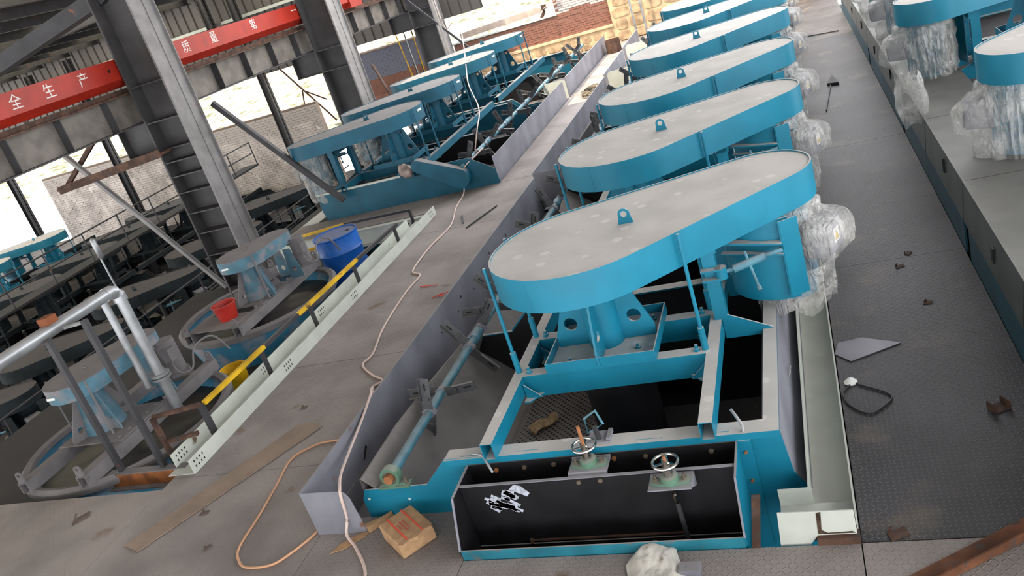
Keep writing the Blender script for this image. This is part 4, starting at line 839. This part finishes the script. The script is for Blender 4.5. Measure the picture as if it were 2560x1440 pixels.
for k, y in enumerate(o2):
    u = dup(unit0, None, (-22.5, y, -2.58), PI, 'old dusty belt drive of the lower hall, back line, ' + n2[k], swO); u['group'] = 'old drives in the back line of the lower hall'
for k, y in enumerate((20.9, 23.6)):
    u = dup(unit0, None, (-27.6, y, -2.30), PI, ['blue-sided belt drive at the very left edge in bright sun', 'blue-sided belt drive glaring in sunlight left of the brick wall'][k]); u['group'] = 'sunlit drives at the left edge'
for x, y, rz, z, lb in ((-17.0, 11.5, 0, -2.68, 'near dusty tank under the front line of old drives'), (-17.0, 19.8, 0, -2.68, 'far dusty tank under the front line of old drives'), (-22.5, 17.0, PI, -2.58, 'near dusty tank under the back line of old drives'), (-22.5, 25.2, PI, -2.58, 'far dusty tank under the back line of old drives'), (-27.6, 22.5, PI, -2.3, 'sunlit tank at the far left under the blue-sided drives')):
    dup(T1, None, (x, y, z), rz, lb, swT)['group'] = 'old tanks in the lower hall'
def walkway(label, x, y0, y1, z, side):
    t = thing('walkway', label, 'walkway', (x, y0, z)); L = y1 - y0
    obj('tread', MB().box(-.35, .35, 0, L, -.06, 0), OLDF, t)
    for zz in (.45, .85): obj('handrail', MB().cyl((side, 0, zz), (side, L, zz), .022, n=8), STEEL, t)
    for k in range(int(L / 1.5) + 1): obj('post', MB().cyl((side, k * 1.5, 0), (side, k * 1.5, .85), .022, n=8), STEEL, t)
walkway('narrow walkway with a pipe handrail above the old back line', -20.0, 13.5, 27, -.55, .3)
walkway('narrow dusty walkway between the old drives and the mixing tanks', -13.9, 8.0, 24, -1.7, -.3)
tag(obj('ribbed_lamp', MB().lathe((-12.95, 12.0, 0), [(0, 1.42), (.03, 1.40), (.05, 1.36), (.055, 1.02), (.03, .98), (0, .97)], 10).cyl((-12.95, 12, -.6), (-12.98, 12, .98), .018), SILVER), 'white ribbed lamp on a thin post left of the big column', 'lamp')
# ============================================================ THINGS ON THE DECK
SCRAP = mat('dusty_scrap_steel', rgb(100, 86, 78), .8, var=.2, vs_=9)
bx = thing('cardboard_box', 'torn cardboard box with two orange straps by the launder end', 'box', (-3.50, 4.685, 0), math.radians(-40))
obj('carton', MB().box(-.19, .19, -.15, .16, .002, .15), CARD, bx, bev=.006)
obj('torn_flap', MB().prism([(.19, -.16), (.235, -.13), (.215, -.06), (.24, .0), (.21, .08), (.225, .14), (.19, .16)], 'xy', .12, .152), CARD, bx)
for y in (-.07, .07): obj('strap', MB().box(-.192, .20, y - .006, y + .006, .152, .155).box(-.194, -.19, y - .006, y + .006, .0, .155), STRAP, bx)
obj('printed_lettering', MB().box(-.06, .10, -.02, -.005, .1525, .1535).box(-.06, .08, .01, .02, .1525, .1535).box(-.04, .05, -.045, -.035, .1525, .1535), mat('faded_red_print', rgb(176, 92, 76), .9), bx)
tag(obj('cardboard_scrap', MB().prism([(-4.20, 4.55), (-4.15, 4.66), (-4.02, 4.78), (-3.93, 4.80), (-3.95, 4.74), (-4.08, 4.60)], 'xy', .003, .008), CARD), 'torn strip of yellow-brown cardboard beside the cable', 'scrap')
tag(obj('cardboard_scrap', MB().prism([(-3.98, 4.83), (-3.86, 4.90), (-3.78, 4.98), (-3.83, 4.90), (-3.92, 4.78)], 'xy', .003, .06), CARD), 'bent cardboard corner stuck between launder end and box', 'scrap')
tag(obj('steel_strip', MB().prism([(-6.66, 4.81), (-6.42, 4.71), (-5.36, 6.54), (-5.55, 6.66), (-5.72, 6.62)], 'xy', .004, .014), mat('rusted_strip_steel', rgb(140, 122, 108), .75, var=.12, vs_=2.5, rust=.3, rcol=(120, 92, 74))), 'long rusty flat steel strip lying diagonally on the left deck', 'strip')
# canvas
cl = MB(); q = []; nu, nv = 30, 24
for j in range(nv):
    for i in range(nu):
        u, v = i / (nu - 1), j / (nv - 1)
        x = -1.62 + .40 * u + .02 * math.sin(7 * v); y = 3.98 + .50 * v + .03 * math.sin(5 * u)
        e = min(u, 1 - u, v, 1 - v) * 5; hump = math.exp(-((u - .45) ** 2 + (v - .8) ** 2) * 14) * .035
        if v > .6: x = x + (u - .4) * -.22 * (v - .6) * 2
        z = .012 + min(1, e) * (.03 + hump + .022 * abs(noise.noise(Vector((u * 5, v * 5, 2)))) + .018 * abs(noise.noise(Vector((u * 13, v * 13, 5)))))
        q.append((x, y, z))
cl.add(q, [(j * nu + i, j * nu + i + 1, (j + 1) * nu + i + 1, (j + 1) * nu + i) for j in range(nv - 1) for i in range(nu - 1)])
tag(obj('canvas_glove', cl, CLOTH, ang=50), 'crumpled off-white canvas work glove at the bottom edge before the feed box', 'glove')
tag(obj('switch_box', MB().box(-1.26, -1.12, 4.16, 4.25, .002, .05).box(-1.21, -1.19, 4.20, 4.21, .05, .053), GREY), 'small grey metal box beside the canvas glove', 'box')
# cables
P = [(-3.70, 4.0, .014), (-3.727, 4.288, .014), (-3.95, 4.58, .02), (-4.10, 4.72, .05), (-4.09, 4.795, .16), (-4.05, 4.79, .38), (-4.06, 4.84, .445), (-4.2, 5.1, .40), (-4.33, 5.5, .36), (-4.40, 5.95, .40), (-4.43, 6.25, .46), (-4.50, 6.45, .44), (-4.62, 6.65, .10), (-4.8, 6.9, .014), (-5.05, 7.22, .014), (-4.98, 7.38, .014), (-5.2, 7.55, .014), (-5.47, 7.84, .014), (-5.45, 8.1, .014), (-5.63, 8.84, .014), (-5.75, 9.9, .014), (-5.75, 10.5, .014), (-5.98, 10.75, .014), (-6.05, 11.69, .014), (-6.0, 12.6, .014), (-6.25, 13.6, .014), (-6.36, 14.4, .03), (-6.36, 14.56, .24), (-6.30, 14.62, .45), (-6.05, 14.8, .60), (-5.95, 15.05, .66), (-6.1, 15.3, .56), (-6.3, 15.5, .56)]
tag(obj('cable', MB().tube(smoothpath(P, 5), .013, 6), CABLE), 'pinkish white cable winding along the aisle deck and over the launder', 'cable')
tag(obj('cable', MB().tube(smoothpath([(-6.3, 15.5, .56), (-6.15, 15.6, .95), (-6.25, 16.2, 1.1), (-6.6, 17.2, 1.15), (-7.1, 18.4, 1.2), (-7.7, 19.9, 1.3), (-7.85, 20.6, 1.75), (-8.3, 22, 2.0), (-9.2, 24.5, 2.2), (-10.2, 26.6, 2.3), (-11.0, 28.0, 2.1), (-11.08, 28.0, 2.6), (-11.1, 28, 3.4)], 6), .013, 6), CABLE), 'white cable hanging in the air from the far column down to the left paddle shaft', 'cable')
P2 = [(-4.95, 6.235, .012), (-5.1, 6.23, .012), (-5.243, 6.188, .012), (-5.42, 5.976, .012), (-5.342, 5.524, .012), (-5.271, 5.114, .012), (-5.218, 4.692, .012), (-5.10, 4.51, .012), (-4.955, 4.427, .012), (-4.72, 4.447, .012), (-4.596, 4.58, .012), (-4.50, 4.76, .012), (-4.46, 4.9, .012)]
tag(obj('cable', MB().tube(smoothpath(P2, 6), .011, 6), CABLE2), 'orange-beige cable lying in a loop left of the launder end', 'cable')
tag(obj('cable', MB().tube(smoothpath([(-.04, 6.224, .01), (-.1, 6.1, .01), (-.06, 5.93, .01), (.07, 5.80, .01), (.2, 5.9, .01), (.25, 5.99, .01), (.2, 6.08, .01), (.05, 6.2, .01), (-.0, 6.25, .01)], 6), .008, 6), CABLEK), 'thin black wire loop on the walkway beside the cream channel', 'wire')
co = MB(); rn = random.Random(2)
for k in range(9):
    r = .14 + .05 * rn.random(); cx, cy = -5.12 + .1 * rn.random(), 21.2 + .3 * rn.random()
    co.tube([(cx + 1.4 * r * math.cos(a) , cy + 2.6 * r * math.sin(a), .02 + .012 * k) for a in [2 * PI * i / 14 for i in range(15)]], .012, 5)
tag(obj('cable_coil', co, mat('grey_yellow_cable', rgb(128, 116, 96), .6, var=.4, vs_=9), ang=60), 'untidy coil of grey cable in the sunlit part of the aisle', 'cable coil')
tag(obj('cable', MB().tube(smoothpath([(-5.0, 21.6, .02), (-4.85, 22.0, .02), (-4.95, 22.6, .02), (-4.75, 23.2, .02), (-4.7, 23.9, .02)]), .012, 5), CABLEK), 'dark cable running from the coil along the launder', 'cable')
tag(obj('rusty_pot', MB().lathe((-5.38, 27.1, 0), [(0, .01), (.24, 0), (.24, .40), (.22, .40), (.22, .03), (0, .03)], 20), RUSTY), 'rusty short pipe section standing at the far end of the aisle', 'pipe')
tag(obj('loose_plate', MB().prism([(-.12, 6.74), (.0, 6.59), (.42, 6.80), (.12, 6.97), (-.08, 6.93)], 'xy', .002, .010), mat('bluish_plate', rgb(96, 92, 100), .4, metal=.4, var=.15, rust=.3)), 'bluish loose steel plate on the walkway beside the cream channel', 'plate')
tag(obj('angle_iron', MB().bar((.90, 4.52, .012), (.12, 4.02, .012), .13, .012).bar((.93, 4.46, .035), (.15, 3.96, .035), .012, .06), mat('orange_rust', rgb(112, 70, 46), .85, var=.3, vs_=5, rust=.5, rcol=(76, 66, 62))), 'rust-orange angle iron at the bottom right corner', 'bar')
mb = MB().box(-.06, .06, -.05, .05, 0, .008).box(-.06, -.052, -.05, .05, .008, .06).box(.052, .06, -.05, .05, .008, .06)
tag(obj('channel_offcut', mb, RUSTY, loc=(.93, 5.72, .002), rz=.5), 'dark rusty U-shaped offcut on the right of the walkway', 'offcut')
for x, y, s, rz, lb in ((.60, 8.30, .05, .4, 'square rusty offcut in the middle of the walkway'), (.715, 8.58, .045, 1.1, 'dark folded offcut beside the square rusty one'), (.73, 7.46, .045, 0, 'small L-shaped offcut lower on the walkway'), (.10, 4.47, .07, .5, 'flat rusty scrap near the scorched channel end'), (-7.70, 5.29, .10, .9, 'flat thin square scrap on the far left deck'), (-5.86, 7.01, .045, .4, 'little folded rusty tag on the left deck'), (-5.60, 4.72, .04, .9, 'small brown chip below the steel strip'), (-6.0, 5.22, .05, .2, 'grey flake scrap touching the steel strip')):
    tag(obj('metal_scrap', MB().prism([(-s, -s * .55), (s * .8, -s * .6), (s, s * .5), (-s * .7, s * .6)], 'xy', 0, .006).bar((-s * .6, s * .55, .0), (-s * .2, s * .6, s * .5), .004, .02), RUSTY if x > 0 else SCRAP, loc=(x, y, .001), rz=rz), lb, 'scrap')
for a, b, lb in (((.16, 21.5), (.95, 21.2), 'long dark bar lying across the far end of the walkway'), ((.28, 14.6), (.47, 16.4), 'thin bar with a dark wedge on the far walkway'), ((-5.6, 12.3), (-5.3, 13.2), 'thin rod lying on the aisle deck before the left row'), ((-5.75, 12.6), (-5.95, 13.1), 'short dark stick lying before the chain guard')):
    tag(obj('loose_bar', MB().bar((a[0], a[1], .015), (b[0], b[1], .015), .03 if 'long' in lb else .015, .02), STEEL), lb, 'bar')
tag(obj('dark_wedge', MB().prism([(.40, 16.3), (.60, 16.2), (.52, 16.9)], 'xy', .0, .05), STEEL), 'dark triangular wedge on the far walkway', 'wedge')
for x, y, lb in ((-5.06, 9.6, 'small tangle of orange string next to the launder edge'), (-5.42, 10.05, 'thin orange string lying straight on the aisle deck')):
    tag(obj('string', MB().tube(smoothpath([(x - .12, y - .05, .012), (x, y + .03, .015), (x + .05, y - .04, .018), (x - .03, y, .02), (x + .14, y + .08, .012)] if 'tangle' in lb else [(x - .15, y, .012), (x + .15, y - .05, .012)]), .007, 5), STRAP), lb, 'string')
tag(obj('white_rag', MB().lathe((-.03, 6.27, 0), [(0, .05), (.03, .035), (.055, .01), (.05, 0)], 9), WHITE), 'scrap of white paper beside the black wire loop', 'paper')
